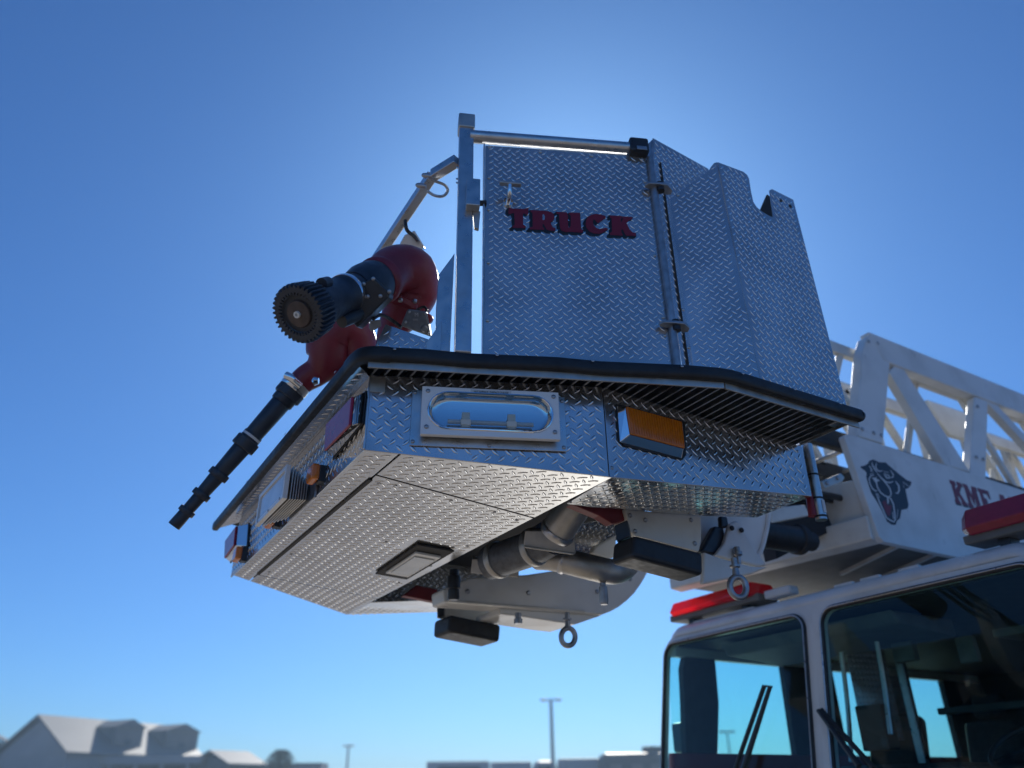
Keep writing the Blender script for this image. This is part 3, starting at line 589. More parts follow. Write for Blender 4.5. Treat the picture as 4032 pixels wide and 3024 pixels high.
MB().lathe(cp(2205, 2203, d0+.215), (cp(2330, 2235, d0+.18)-cp(2190, 2200, d0+.22)), [(0, .064), (.006, .068), (.024, .068), (.03, .064)], 24).build('pipe_band', 'alu', bk, smooth=True)
dr = cp(2373, 2290, d0+.18); MB().lathe(dr, -Z, [(-.03, .015), (.022, .014), (.026, .0205), (.095, .0215), (.104, .019), (.110, .017)], 16).build('drain_plug', 'steel', bk, smooth=True)
st_ = cp(1788, 2245, d0+.62); MB().lathe(st_, -Z, [(0, .026), (.03, .026), (.034, .036), (.10, .036), (.104, .030), (.15, .032), (.16, .026)], 18).build('shock_strut', 'plastic', bk, smooth=True)
def eye(uv, dep, rr=.045):
    c = cp(*uv, dep); rt = MB(); e1 = (CR*.86+CW*.2).normalized(); 
    rt.tube([c + e1*(rr*.74*math.cos(a)) + Z*(rr*.86*math.sin(a)) for a in [2*math.pi*k/28 for k in range(28)]], rr*.27, 12, closed=True)
    o = rt.build('eye_bolt', 'steel', bk, smooth=True)
    MB().lathe(c+Z*rr*1.9, -Z, [(-.03, .014), (0, .014), (.002, .024), (.012, .024), (.018, .014), (rr*.95, .018)], 16).build('eye_bolt_shank', 'steel', o, smooth=True); return o
eye((2906, 2312), 3.55, .055); eye((2237, 2508), 4.32, .055)
MB().lathe(cp(2040, 2435, 4.4)+Z*.03, -Z, [(0, .018), (.03, .018), (.034, .024), (.06, .024)], 14).build('grease_fitting', 'steel', bk, smooth=True)
# ================================================================ water monitors on the deck
m1 = empty('water_monitor', (1.05, 2.75, 3.04), 'red water monitor with a black toothed fog nozzle pointing at the viewer', 'water cannon')
tip = cp(1172, 1238, 2.66); back = cp(1462, 1118, 3.10); nd = (tip-back).normalized(); Ln = (tip-back).length
elb = [back-nd*.02, back-nd*.08, cp(1550, 1065, 3.28), cp(1612, 1075, 3.36), cp(1622, 1150, 3.40), cp(1585, 1230, 3.38), cp(1545, 1300, 3.36), cp(1530, 1400, 3.36)]
pth = smooth_path(elb, 6); rr = lerp_list([.082, .086, .104, .118, .116, .094, .062, .058], len(pth))
MB().tube(pth, rr, 24).build('elbow', 'red', m1, smooth=True)
MB().lathe(back-nd*.09, nd, [(0, .088), (.012, .100), (.04, .100), (.052, .09)], 28).build('elbow_collar', 'red', m1, smooth=True)
MB().lathe(back-nd*.035, nd, [(0, .090), (.03, .094), (.09, .092), (.14, .080), (.16, .074)], 32).build('nozzle_sleeve', 'nozzle', m1, smooth=True)
nz_ = MB().lathe(back+nd*.12, nd, [(0, .070), (.05, .070), (.056, .078), (.09, .078), (.10, .072), (.14, .070), (Ln-.30, .074), (Ln-.25, .082), (Ln-.21, .088)], 36).build('fog_nozzle', 'nozzle', m1, smooth=True)
MB().lathe(back+nd*.178, nd, [(0, .0795), (.006, .0805), (.016, .0805), (.022, .0795)], 36).build('nozzle_band', 'chrome', nz_, smooth=True)
NT = 36
MB().lathe(tip-nd*.10, nd, [(0, .086), (.01, .094), (.05, .098), (.085, .102), (.10, .098), (.1005, .074), (.092, .070), (.088, .066)], NT*4, mod=lambda k, i: (1.06 if (i % 4) < 2 else .95) if 1 <= k <= 4 else ((1.06 if (i % 4) < 2 else .88) if k == 5 else 1), cap=True).build('toothed_bumper', 'nozzle', nz_, smooth=True, angle=25)
bf = MB().lathe(tip-nd*.035, nd, [(0, .050), (.026, .050), (.032, .046), (.034, .030)], 28).build('baffle', 'alu_dull', nz_, smooth=True); M['baffle'] = mat('worn_bronze', (.10, .075, .065), .5, .3, noise=.3, nscale=30); bf.data.materials[0] = M['baffle']
MB().lathe(tip-nd*.002, nd, [(0, .012), (.010, .012), (.0105, .0055), (.004, .005)], 20).build('baffle_bolt', 'print_white', nz_, smooth=True)
# drive box under the nozzle
gx = [cp(u, v, 2.93) for u, v in ((1425, 1115), (1470, 1090), (1536, 1152), (1530, 1170), (1470, 1230), (1405, 1290), (1385, 1265), (1428, 1190))]
gb = MB().prism(gx, CW*.10).build('drive_box', 'plastic', m1, bevel=.006)
for (u, v) in ((1432, 1118), (1470, 1098), (1533, 1148), (1498, 1166), (1448, 1168)): rivet(gb, cp(u, v, 2.929), -CW, .0085, 'steel')
MB().cyl(cp(1345, 1265, 2.86), cp(1420, 1235, 2.95), .026, seg=16).build('drive_motor', 'plastic', m1, smooth=True)
MB().tube(smooth_path([cp(1332, 1245, 2.84), cp(1345, 1225, 2.84), cp(1372, 1212, 2.88)], 4), .006, 8).build('motor_cable', 'steel', m1, smooth=True)
pl_ = [cp(u, v, 3.24) for u, v in ((1452, 1290), (1458, 1262), (1500, 1258), (1500, 1285), (1462, 1306))]
MB().prism(pl_, CW*.005).build('rating_plate', 'steel', m1, bevel=.001)
# controller cover with an embossed M
CP = Plane(cp(1645, 1270, 3.18), CR, CU)
cv = MB().prism([cp(u, v, 3.18) for u, v in ((1582, 1270), (1605, 1215), (1680, 1226), (1696, 1325), (1640, 1305), (1578, 1282))], CW*.07).build('valve_cover', 'castgrey', m1, bevel=.006)
MB().lathe(cp(1672, 1296, 3.179), -CW, [(0, .016), (.012, .016), (.018, .010)], 14).build('cover_boss', 'castgrey', cv, smooth=True)
for (u, v) in ((1598, 1268), (1612, 1228), (1676, 1234), (1688, 1312)): rivet(cv, cp(u, v, 3.178), -CW, .006, 'steel')
fl_ = cp(1560, 1196, 3.31); MB().lathe(cp(1575, 1178, 3.36), cp(1545, 1300, 3.36)-cp(1585, 1200, 3.38), [(0, .092), (.01, .104), (.03, .104), (.04, .085)], 28).build('swivel_flange', 'red', m1, smooth=True)
for k in range(9):
    th_ = k*.7; MB().lathe(cp(1575, 1178, 3.36)+CR*(.096*math.cos(th_))-CW*abs(.098*math.sin(th_))-Z*.012, -Z, [(0, .009), (.012, .009), (.016, .005)], 8).build('flange_bolt', 'steel', m1, smooth=True)
MB().cyl(cp(1265, 1118, 2.73), cp(1290, 1112, 2.78), .022, seg=14).build('stream_lever', 'nozzle', m1, smooth=True)
MB().tube(smooth_path([cp(1470, 1255, 3.0), cp(1500, 1240, 3.1), cp(1545, 1262, 3.22), cp(1580, 1290, 3.22)], 5), .008, 8).build('control_cable', 'rubber', m1, smooth=True)
textmesh('embossed_mark', 'M', .022, cp(1632, 1246, 3.179), CR, CU, 'steel', cv, off=.001, extrude=.001)
textmesh('embossed_mark', '0001', .011, cp(1625, 1262, 3.179), CR, CU, 'steel', cv, off=.001, extrude=.001)
MB().lathe(cp(1686, 1257, 3.25), -CW, [(0, .022), (.04, .022), (.046, .018)], 18).build('hand_knob', 'red', m1, smooth=True)
MB().tube(smooth_path([cp(1640, 1222, 3.3), cp(1668, 1208, 3.3), cp(1680, 1220, 3.28), cp(1674, 1240, 3.26)], 4), .006, 8).build('hose', 'rubber', m1, smooth=True)
MB().lathe(cp(1530, 1395, 3.36)-Z*.03, Z, [(0, .075), (.03, .075), (.035, .06), (.12, .058)], 24).build('base_flange', 'red', m1, smooth=True)
# second monitor, stacked tips
m2 = empty('water_monitor', (.95, 3.35, 3.04), 'red water monitor with long black stacked tip nozzle hanging over the front rim', 'water cannon')
pa = [cp(1420, 1420, 3.86), cp(1400, 1330, 3.86), cp(1350, 1300, 3.84), cp(1300, 1345, 3.82), cp(1285, 1420, 3.80), cp(1250, 1462, 3.80), cp(1205, 1490, 3.79), cp(1175, 1515, 3.78)]
pth = smooth_path(pa, 6); rr = lerp_list([.09, .10, .112, .115, .10, .072, .066, .06], len(pth))
MB().tube(pth, rr, 24).build('elbow', 'red', m2, smooth=True)
t0, t1 = cp(1165, 1520, 3.78), cp(684, 2072, 3.50); td = (t1-t0).normalized(); TL = (t1-t0).length
MB().lathe(t0-td*.02, td, [(0, .064), (.008, .072), (.04, .072), (.05, .064)], 28).build('chrome_ring', 'chrome', m2, smooth=True)
hd = cp(1138, 1482, 3.76); MB().tube(smooth_path([cp(1185, 1520, 3.72), cp(1150, 1490, 3.71), cp(1128, 1478, 3.72)], 4), [.02]*9, 12).build('ring_handle', 'chrome', m2, smooth=True)
sg = [(0.03, .062, 'coupling'), (.12, .050, 'stem')]
def seg_(a, b, r0, r1, name, n=28): return MB().lathe(t0+td*(a*TL), td, [(0, r0*.96), (.004, r0), ((b-a)*TL-.004, r1), ((b-a)*TL, r1*.96)], n).build(name, 'nozzle', m2, smooth=True)
def lug_ring(a, r, wd):
    mod = lambda k, i: 1.08 if (i % 12) < 4 else 1.0
    MB().lathe(t0+td*(a*TL), td, [(0, r*.95), (.004, r), (wd, r), (wd+.004, r*.95)], 36, mod=mod).build('coupling_ring', 'nozzle', m2, smooth=True, angle=30)
seg_(.05, .13, .058, .056, 'stacked_tip'); lug_ring(.03, .066, .045)
seg_(.12, .42, .049, .043, 'stacked_tip'); lug_ring(.40, .055, .05); seg_(.36, .40, .048, .048, 'stacked_tip')
MB().lathe(t0+td*(.375*TL), td, [(0, .0485), (.012, .0485)], 28).build('size_band', 'print_white', m2, smooth=True)
seg_(.45, .66, .043, .037, 'stacked_tip'); lug_ring(.63, .046, .03); seg_(.66, .80, .036, .031, 'stacked_tip'); lug_ring(.77, .041, .026)
seg_(.80, .92, .030, .028, 'stacked_tip'); lug_ring(.885, .037, .022); seg_(.90, 1.0, .029, .030, 'stacked_tip')
MB().lathe(cp(1420, 1425, 3.86)-Z*.22, Z, [(0, .09), (.03, .09), (.04, .07), (.25, .07)], 24).build('base_flange', 'red', m2, smooth=True)
MB().lathe(cp(1255, 1500, 3.6), -CR, [(0, .015), (.02, .022), (.03, .01)], 12).build('bleed_valve', 'chrome', m2, smooth=True)
# ================================================================ aerial ladder
LY = 3.0
lad = empty('aerial_ladder', (6.5, 3.35, 2.9), 'white truss ladder boom behind the platform with a panther head decal', 'ladder')
def lq(px, name, par=lad, y=LY, th=.07, material='white', bev=.008): return MB().prism([aty(u, v, y) for u, v in px], (0, th, 0)).build(name, material, par, bevel=bev)
rz = lambda x, y: (3032+x*.6028, 1200+y*.6028)
L = lambda pts: [rz(*p) for p in pts]
ztop = aty(*rz(672, 188), LY).z; xp = aty(*rz(640, 205), LY).x
zb_ = aty(*rz(740, 905), LY).z
lq(L([(632, 210), (660, 190), (790, 330), (778, 450), (738, 915), (566, 870), (606, 300)]), 'end_post', th=.09)
ct, cb2 = ztop, aty(*rz(1420, 625), LY).z
MB().prism([(xp+.02, LY-.003, ct), (14, LY-.003, ct), (14, LY-.003, cb2), (xp+.12, LY-.003, cb2)], (0, .09, 0)).build('top_chord', 'white', lad, bevel=.01)
lq(L([(778, 440), (840, 365), (1310, 1092), (1150, 1055)]), 'diagonal_brace', y=LY+.012, th=.07)
lq(L([(1335, 600), (1425, 625), (1410, 1140), (1303, 1105)]), 'upright', y=LY+.006, th=.07)
x0 = aty(*rz(1380, 700), LY).x; wv = aty(*rz(1425, 625), LY).x - aty(*rz(1335, 600), LY).x
zpl = aty(*rz(740, 905), LY).z; pit = x0 - aty(*rz(690, 500), LY).x
for k in range(1, 7):
    xa = x0+pit*(k-1); xb = x0 + pit*k
    MB().bar((xa+.06, LY+.045, ct-.10), (xb-.05, LY+.045, zpl-.02), .07, .11, up=(1, 0, 0)).build('diagonal_brace', 'white', lad, bevel=.008)
    MB().bar((xb, LY+.04, zpl-.02), (xb, LY+.04, ct-.06), .07, wv*.8, up=(1, 0, 0)).build('upright', 'white', lad, bevel=.008)
# side plate with decal
pfr = [aty(*rz(*p), LY-.02) for p in ((485, 862), (497, 848), (570, 862))]
zlow = aty(*rz(740, 1545), LY-.02).z
pts = [aty(*rz(*p), LY-.02) for p in ((715, 1515), (700, 1480), (485, 865), (490, 852), (502, 846), (570, 860), (1659, 1212))]
slope_end = pts[-1]; pts.append(Vector((14, LY-.02, slope_end.z))); pts.append(Vector((14, LY-.02, zlow))); pts.append(aty(*rz(745, 1548), LY-.02))
MB().prism(pts, (0, .05, 0)).build('side_plate', 'white', lad, bevel=.006)
# front end plate (faces forward), cross beam, belly
e0, e1 = aty(*rz(560, 1135), LY), aty(*rz(715, 1520), LY)
fx = e0.x
MB().prism([e0+Vector((.0, .03, .0)), e1+Vector((.0, .03, 0)), Vector((e1.x-.02, LY+.36, e1.z+.02)), Vector((e0.x-.02, LY+.36, e0.z+.04))], (.03, 0, 0)).build('end_plate', 'white_dirty', lad, bevel=.012)
zb0 = aty(*rz(720, 1530), LY).z
MB().prism([(e1.x-.08, LY+.0, zb0-.01), (e1.x-.08, LY+.0, zb0+.15), (e1.x-.30, 4.72, zb0+.15), (e1.x-.30, 4.72, zb0-.01)], (.16, .05, 0)).build('cross_beam', 'white_dirty', lad, bevel=.012)
MB().prism([(e1.x+.05, LY+.03, zb0+.02), (14, LY+.03, zb0+.02), (14, 4.72, zb0+.02), (e1.x-.10, 4.72, zb0+.02)], (0, 0, .03)).build('belly_plate', 'trim_grey', lad)
for k in range(5):
    xa = e1.x+.25+k*.42
    MB().bar((xa, LY+.04, zb0-.0), (xa+.3, 3.74, zb0-.0), .025, .025).build('belly_strut', 'white_dirty', lad)
# far truss
FYY = 3.66
MB().prism([(xp+.1, FYY, ct), (14, FYY, ct), (14, FYY, ct-.12), (xp+.1, FYY, ct-.12)], (0, .08, 0)).build('top_chord', 'white_dirty', lad, bevel=.01)
MB().prism([(xp+.1, FYY, zpl), (14, FYY, zpl), (14, FYY, zpl-.3), (xp+.1, FYY, zpl-.3)], (0, .06, 0)).build('bottom_chord', 'white_dirty', lad, bevel=.01)
for k in range(9):
    xa = xp+.2 + .72*k
    MB().bar((xa, FYY+.04, zpl), (xa, FYY+.04, ct-.05), .06, .08, up=(1, 0, 0)).build('upright', 'white_dirty', lad, bevel=.006)
    MB().bar((xa+.72, FYY+.04, zpl), (xa+.08, FYY+.04, ct-.1), .05, .07, up=(1, 0, 0)).build('diagonal_brace', 'white_dirty', lad, bevel=.006)
# inner fly section: chords, braces and rungs, reaching forward to the platform
IY0, IY1 = 3.12, 3.56; zi = aty(*rz(405, 232), IY0).z; zj = 3.86
for y in (IY0, IY1):
    MB().prism([(3.55, y, zi), (13, y, zi), (13, y, zi-.10), (3.55, y, zi-.10)], (0, .05, 0)).build('fly_chord', 'white_dirty', lad, bevel=.008)
    MB().prism([(3.0, y, zj), (13, y, zj), (13, y, zj-.14), (3.0, y, zj-.14)], (0, .06, 0)).build('fly_base_rail', 'dark', lad, bevel=.008)
    for k in range(7):
        xa = 4.05+k*.95; MB().bar((xa-.45, y+.02, zi-.05), (xa, y+.02, zj-.03), .04, .06, up=(1, 0, 0)).build('fly_brace', 'white_dirty', lad, bevel=.005)
for y in (IY0+.01, IY1+.01):
    for k in range(9):
        xa = 4.5+k*.95; MB().bar((xa+.42, y+.02, zi-.05), (xa-.03, y+.02, zj-.03), .035, .05, up=(1, 0, 0)).build('fly_brace', 'white_dirty', lad, bevel=.005)
for k in range(18): MB().cyl((3.4+k*.36, IY0+.04, zj-.05), (3.4+k*.36, IY1, zj-.05), .017, seg=10).build('rung', 'alu_dull', lad, smooth=True)
MB().prism([aty(u, v, 3.5) for u, v in ((3650, 1570), (3840, 1635), (3852, 1748), (3745, 1716), (3690, 1650))], (0, .05, 0)).build('hose_bracket', 'white_dirty', lad, bevel=.02)
# pivot arms that carry the platform
def arm(px, y, th, name='pivot_arm', material='white'): return MB().prism([aty(u, v, y) for u, v in px], (0, th, 0)).build(name, material, lad, bevel=.01)
arm([(1745, 2320), (1850, 2275), (2080, 2262), (2330, 2225), (2580, 2165), (2572, 2195), (2562, 2225), (2553, 2248), (2541, 2273), (2522, 2305), (2500, 2335), (2472, 2363), (2440, 2388), (2408, 2406), (2372, 2420), (2250, 2412), (2000, 2392), (1750, 2372)], 3.92, .16)
arm([(1968, 2392), (2000, 2394), (2250, 2414), (2372, 2422), (2268, 2458), (2200, 2450), (2060, 2428), (1968, 2418)], 3.95, .30, 'pivot_arm_flange')
arm([(2600, 1990), (3028, 1990), (3024, 2040), (3015, 2095), (2998, 2160), (2982, 2196), (2870, 2230), (2700, 2200), (2600, 2120)], 2.86, .08)
ed = [aty(u, v, 2.85) for u, v in ((3030, 1985), (3026, 2040), (3017, 2095), (3000, 2160), (2980, 2200))]
MB().tube(smooth_path(ed, 4), .012, 8).build('arm_edge', 'white', lad, smooth=True)
# hanging bracket with hook bolt under the near arm
arm([(2852, 2140), (2875, 2062), (2900, 2048), (2920, 2058), (2930, 2088), (2985, 2180), (3022, 2225), (2990, 2230), (2815, 2188)], 2.74, .03, 'hook_bracket', 'white')
arm([(2790, 2120), (2818, 2070), (2850, 2075), (2862, 2140), (2822, 2186), (2760, 2172)], 2.77, .05, 'lock_block', 'plastic')
arm([(2838, 2030), (2866, 2034), (2872, 2075), (2842, 2080)], 2.76, .03, 'lock_link', 'plastic')
for (u, v) in ((2880, 2080), (2918, 2088)): MB().lathe(aty(u, v, 2.735), (0, -1, 0), [(0, .013), (.008, .013), (.012, .008)], 12).build('bracket_bolt', 'dark', lad, smooth=True)
arm([(2772, 2172), (2820, 2190), (2895, 2215), (2960, 2230), (3028, 2232), (2960, 2260), (2770, 2300)], 2.70, .03, 'hook_plate', 'white')
MB().lathe(aty(2902, 2170, 2.72), -Z, [(-.02, .016), (0, .016), (.004, .024), (.02, .024), (.03, .012), (.10, .012)], 14).build('hook_bolt', 'steel', lad, smooth=True)
# hydraulic cylinder and dark machinery behind
MB().cyl(aty(2960, 2095, 3.12), aty(3140, 2125, 3.12), .085, seg=24).build('lift_cylinder', 'rubber', lad, smooth=True)
MB().lathe(aty(3128, 2122, 3.12), aty(3140, 2125, 3.12)-aty(2960, 2095, 3.12), [(0, .085), (.01, .095), (.05, .095), (.06, .06), (.16, .06)], 24).build('cylinder_head', 'dark', lad, smooth=True)
MB().prism([aty(u, v, 3.3) for u, v in ((3000, 1950), (3250, 1880), (3330, 2060), (3060, 2200))], (0, .1, 0)).build('machinery_plate', 'dark', lad)
arm([(3035, 2000), (3170, 1985), (3190, 2030), (3040, 2060)], 3.05, .06, 'link_arm', 'white_dirty')
pg_ = aty(3260, 1895, 2.95)
lv_ = MB().prism([aty(u, v, 2.93) for u, v in ((3236, 1895), (3312, 1862), (3326, 1880), (3318, 1896), (3248, 1922))], (0, .04, 0)).build('pivot_link', 'alu_dull', lad, bevel=.004)
for (u, v) in ((3257, 1902), (3298, 1882)): MB().lathe(aty(u, v, 2.928), (0, -1, 0), [(0, .014), (.006, .014), (.010, .009)], 14).build('link_bolt', 'steel', lad, smooth=True)
# decal: panther head (outline in a crop at 3250,1750)
pz = lambda x, y: (3250+x*.22604, 1750+y*.22604)
yd = LY-.0215
dec = MB().prism([aty(*pz(*p), yd) for p in [(610, 385), (690, 365), (740, 335), (765, 285), (830, 260), (940, 310), (1050, 312), (1100, 360), (1290, 520), (1420, 620), (1500, 650), (1490, 705), (1445, 760), (1395, 780), (1450, 1050), (1435, 1115), (1380, 1130), (1325, 1140), (1300, 1290), (1250, 1325), (1225, 1400), (1160, 1400), (1075, 1340), (1010, 1200), (920, 1030), (800, 840), (745, 680), (712, 560), (722, 500), (690, 455), (640, 425)]], (0, .001, 0)).build('panther_decal', 'print_navy', lad, label='dark blue panther head decal')
def stroke(pts, wd):
    P = [Vector((p[0], p[1], 0)) for p in pts]; Lf, Rt = [], []
    for i, p in enumerate(P):
        t = (P[min(i+1, len(P)-1)]-P[max(i-1, 0)]).normalized(); n = Vector((-t.y, t.x, 0)); ww = wd*(.45 if i in (0, len(P)-1) else 1)
        Lf.append(p+n*ww/2); Rt.append(p-n*ww/2)
    mb = MB(); n = len(P); vs = [aty(*pz(q.x, q.y), yd-.0006) for q in Lf+Rt]
    mb.add(vs, [(i, i+1, n+i+1, n+i) for i in range(n-1)]); mb.build('decal_line', 'print_white', dec)
for pts, wd in [([(810, 310), (820, 360), (870, 450), (905, 485)], 20), ([(892, 320), (876, 380), (890, 430), (940, 470), (1000, 452)], 20),
                ([(850, 530), (790, 545), (762, 600), (775, 680), (820, 770), (870, 810), (908, 800)], 20), ([(900, 500), (980, 590), (1060, 655), (1125, 665), (1180, 645)], 20),
                ([(880, 560), (885, 650), (905, 740), (960, 835), (1030, 890), (1090, 915), (1135, 900), (1145, 850), (1125, 770), (1075, 700), (985, 600)], 20),
                ([(880, 845), (940, 1000), (1000, 1130), (1060, 1270), (1130, 1320), (1195, 1350), (1218, 1310), (1205, 1180), (1185, 1040), (1140, 945), (1060, 910)], 22),
                ([(1015, 470), (1100, 490)], 18), ([(1020, 500), (1045, 550), (1080, 590), (1115, 580), (1110, 550), (1050, 515)], 20), ([(1132, 445), (1180, 520), (1180, 570), (1120, 580)], 18),
                ([(1222, 640), (1278, 720), (1285, 800), (1262, 850), (1222, 845)], 26), ([(1368, 750), (1352, 655), (1460, 732)], 16), ([(765, 370), (800, 430), (812, 462), (782, 462)], 22), ([(770, 520), (840, 500)], 18),
                ([(1262, 1130), (1250, 1280)], 16), ([(1080, 925), (1092, 980), (1092, 1035)], 34), ([(905, 850), (940, 930)], 26), ([(1170, 1180), (1190, 1300)], 30)]: stroke(pts, wd)
for poly, mt in (([(810, 575), (870, 580), (945, 628), (940, 642), (900, 640), (905, 700), (875, 665)], 'print_white'), ([(990, 1000), (1040, 970), (1085, 1060), (1150, 1060), (1145, 1130), (1125, 1240), (1095, 1240), (1050, 1170)], 'print_red')):
    MB().prism([aty(*pz(*p), yd-.0004) for p in poly], (0, .0003, 0)).build('decal_patch', mt, dec)
# lettering on the side plate
lz_ = lambda x, y: (3532+x*.22604, 1750+y*.22604)
o_ = aty(*lz_(1020, 1020), yd); tl_ = aty(*lz_(905, 612), yd); h_ = (tl_-o_).length
exx = (aty(*lz_(1392, 768), yd)-tl_); exu = exx.length
UN = {'K': [(0, 1), (.46, 1), (.46, .86), (.36, .82), (.36, .62), (.62, .84), (.58, .86), (.58, 1), (.98, 1), (.98, .86), (.88, .84), (.6, .56), (.92, .16), (1, .14), (1, 0), (.56, 0), (.56, .14), (.60, .16), (.4, .42), (.36, .38), (.36, .16), (.46, .14), (.46, 0), (0, 0), (0, .14), (.08, .16), (.08, .84), (0, .86)],
      'M': [(0, 1), (.34, 1), (.5, .55), (.66, 1), (1, 1), (1, .86), (.93, .84), (.93, .16), (1, .14), (1, 0), (.58, 0), (.58, .14), (.66, .16), (.66, .62), (.52, .2), (.46, .2), (.3, .62), (.3, .16), (.38, .14), (.38, 0), (0, 0), (0, .14), (.07, .16), (.07, .84), (0, .86)],
      'E': [(0, 1), (.98, 1), (.98, .66), (.84, .66), (.76, .84), (.38, .84), (.38, .6), (.6, .6), (.6, .4), (.38, .4), (.38, .16), (.76, .16), (.84, .34), (1, .34), (1, 0), (0, 0), (0, .14), (.08, .16), (.08, .84), (0, .86)],
      'A': [(.3, 1), (.7, 1), (.92, .16), (1, .14), (1, 0), (.56, 0), (.56, .14), (.62, .16), (.58, .3), (.36, .3), (.32, .16), (.4, .14), (.4, 0), (0, 0), (0, .14), (.08, .16)], '.': [(0, 0), (.0, .22), (.22, .22), (.22, 0)]}
lwid = exu*.43
def place(ch, k, wd):
    og = o_ + Vector((k*exu, 0, 0)); pts = [og + Vector((1, 0, 0))*(x*wd) + (tl_-o_)*y for x, y in UN[ch]]
    l = MB().prism(pts, (0, .0006, 0)).build('letter', 'print_red', lad, label='dark red letter on the ladder side plate' if ch != '.' else None)
    cen = sum(pts, Vector())/len(pts); MB().prism([cen+(p-cen)*1.04+Vector((.006, .0010, -.009)) for p in pts], (0, .0003, 0)).build('letter_shadow', 'print_navy', l)
place('K', 0, lwid); place('M', .47, lwid*1.15); place('E', 1.02, lwid*.95); place('.', 1.5, lwid); place('A', 1.72, lwid); place('E', 2.2, lwid*.95)
# turntable that carries the ladder far back on the truck
MB().lathe((11.5, 3.43, 1.6), Z, [(0, .9), (.5, .9), (.55, .7), (1.45, .55)], 28).build('turntable', 'white', lad, smooth=True)
# inboard plates of the platform support that close the view between the pipes and the bumper
arm([(2330, 2178), (2345, 2150), (2425, 2106), (2432, 2190), (2390, 2200)], 3.42, .05, 'support_web', 'white_dirty')
SPL = Plane(aty(2340, 2120, 3.5), (1, 0, 0), (0, -.75, 1))
tread('support_panel', [SPL.at(u, v) for u, v in ((2250, 2225), (2262, 2070), (2440, 2030), (2440, 2120), (2340, 2190))], lad, e=(1, 0, 0))

# bolts, weld beads, hoses and cables on the ladder and its supports
for (u, v) in ((3420, 1345), (3455, 1352), (3395, 1690), (3440, 1705), (3470, 1715), (3850, 1600), (3845, 1800), (3872, 1808)):
    MB().lathe(aty(u, v, LY-.001), (0, -1, 0), [(0, .016), (.006, .016), (.010, .009)], 6).build('frame_bolt', 'steel', lad)
wb_ = [aty(u, v, LY-.004) for u, v in ((3376, 1716), (3410, 1726), (3445, 1737), (3478, 1747))]
MB().tube(wb_, .008, 6).build('weld_bead', 'white_dirty', lad, smooth=True)
MB().tube([aty(u, v, LY+.004) for u, v in ((3726, 1833), (3760, 1842), (3790, 1850), (3816, 1858))], .008, 6).build('weld_bead', 'white_dirty', lad, smooth=True)
for dy_, r_ in ((0, .022), (.07, .018), (.13, .014)):
    MB().tube(smooth_path([(2.75, 2.75+dy_, 2.92), (3.2, 2.85+dy_, 2.98), (3.7, 3.05+dy_, 3.2), (4.3, 3.15+dy_, 3.34), (5.2, 3.18+dy_, 3.36)], 6), r_, 10).build('hydraulic_hose', 'rubber', lad, smooth=True)
for (u, v) in ((2480, 2030), (2540, 2048), (2720, 2048), (2735, 2140), (2500, 2092)):
    MB().lathe(aty(u, v, 2.579), (0, -1, 0), [(0, .011), (.005, .011), (.009, .006)], 6).build('mount_bolt', 'steel', bk)
for (u, v) in ((1840, 2330), (2080, 2335), (2350, 2330), (2480, 2280)):
    MB().lathe(aty(u, v, 3.919), (0, -1, 0), [(0, .014), (.006, .014), (.010, .008)], 8).build('arm_bolt', 'steel', lad)
MB().tube([aty(u, v, 3.915) for u, v in ((1760, 2366), (1900, 2378), (2100, 2392), (2300, 2408))], .008, 6).build('weld_bead', 'white_dirty', lad, smooth=True)
# ================================================================ fire truck cab
tk = empty('fire_truck', (6.0, 3.43, 0), 'fire truck cab with split windscreen, wipers and red roof light bars', 'fire truck')
WS = Plane((4.35, 3.43, 2.62), (0, 1, 0), (.172, 0, 1))          # windscreen plane, leans forward towards the bottom
YC, HWD = 3.43, 1.47
def ws(y, z, off=0): return WS.pt(y-3.43, (z-2.62)/WS.t.z, off)
for y0, y1, nm in ((3.50, 4.88, 'far'), (1.99, 3.36, 'near')):
    inn = rrect(y0-3.43, (1.1-2.62)/WS.t.z, y1-3.43, 0.0, .10, 6)
    o0, o1 = (3.43-3.43, HWD) if nm == 'far' else (-HWD, 0.0)
    ring_plate(MB(), WS, (o0, (1.0-2.62)/WS.t.z, o1, .055), inn, .05, 0, rnd=((o1, .055, .15),) if nm == 'far' else ((o0, .055, .15),)).build('windscreen_surround', 'white', tk, smooth=True, angle=30)
    MB().tube([WS.pt(a, b, .004) for a, b in inn], .016, 10, closed=True).build('windscreen_seal', 'rubber', tk, smooth=True)
    ca_, cb_ = sum(p[0] for p in inn)/len(inn), sum(p[1] for p in inn)/len(inn)
    MB().tube([WS.pt(a, b, .020) for a, b in inn], .004, 6, closed=True).build('seal_bead', 'alu', tk, smooth=True)
    MB().prism([WS.pt(a, b, -.006) for a, b in inn], -WS.n*.006).build('windscreen_pane', 'glass', tk)
# roof with rounded brow
def prof_roof(): # x,z profile
    x0 = 4.35; out = [(x0+.012, 2.672)]
    for k in range(7):
        th = math.radians(180-90*k/6); out.append((x0+.11+.10*math.cos(th), 2.675+.085*math.sin(th)))
    return out + [(8.6, 2.80), (8.6, 2.70), (4.5, 2.64)]
pr_ = prof_roof(); vs = []; fs = []; ST = [-1, -.992, -.975, -.95, -.92, -.89, -.5, 0, .5, .89, .92, .95, .975, .992, 1]; npf = len(pr_)
for s_ in ST:
    e_ = max(0, (abs(s_)-.89)/.11); dz = -.15*(1-math.sqrt(max(0, 1-e_*e_)))
    for (x, z) in pr_: vs.append((x + (.03*e_*e_ if x < 4.6 else 0), YC+HWD*s_, z + dz*(1 if z > 2.66 else .35)))
for k in range(len(ST)-1):
    for i in range(npf): j = (i+1) % npf; fs.append((k*npf+i, k*npf+j, (k+1)*npf+j, (k+1)*npf+i))
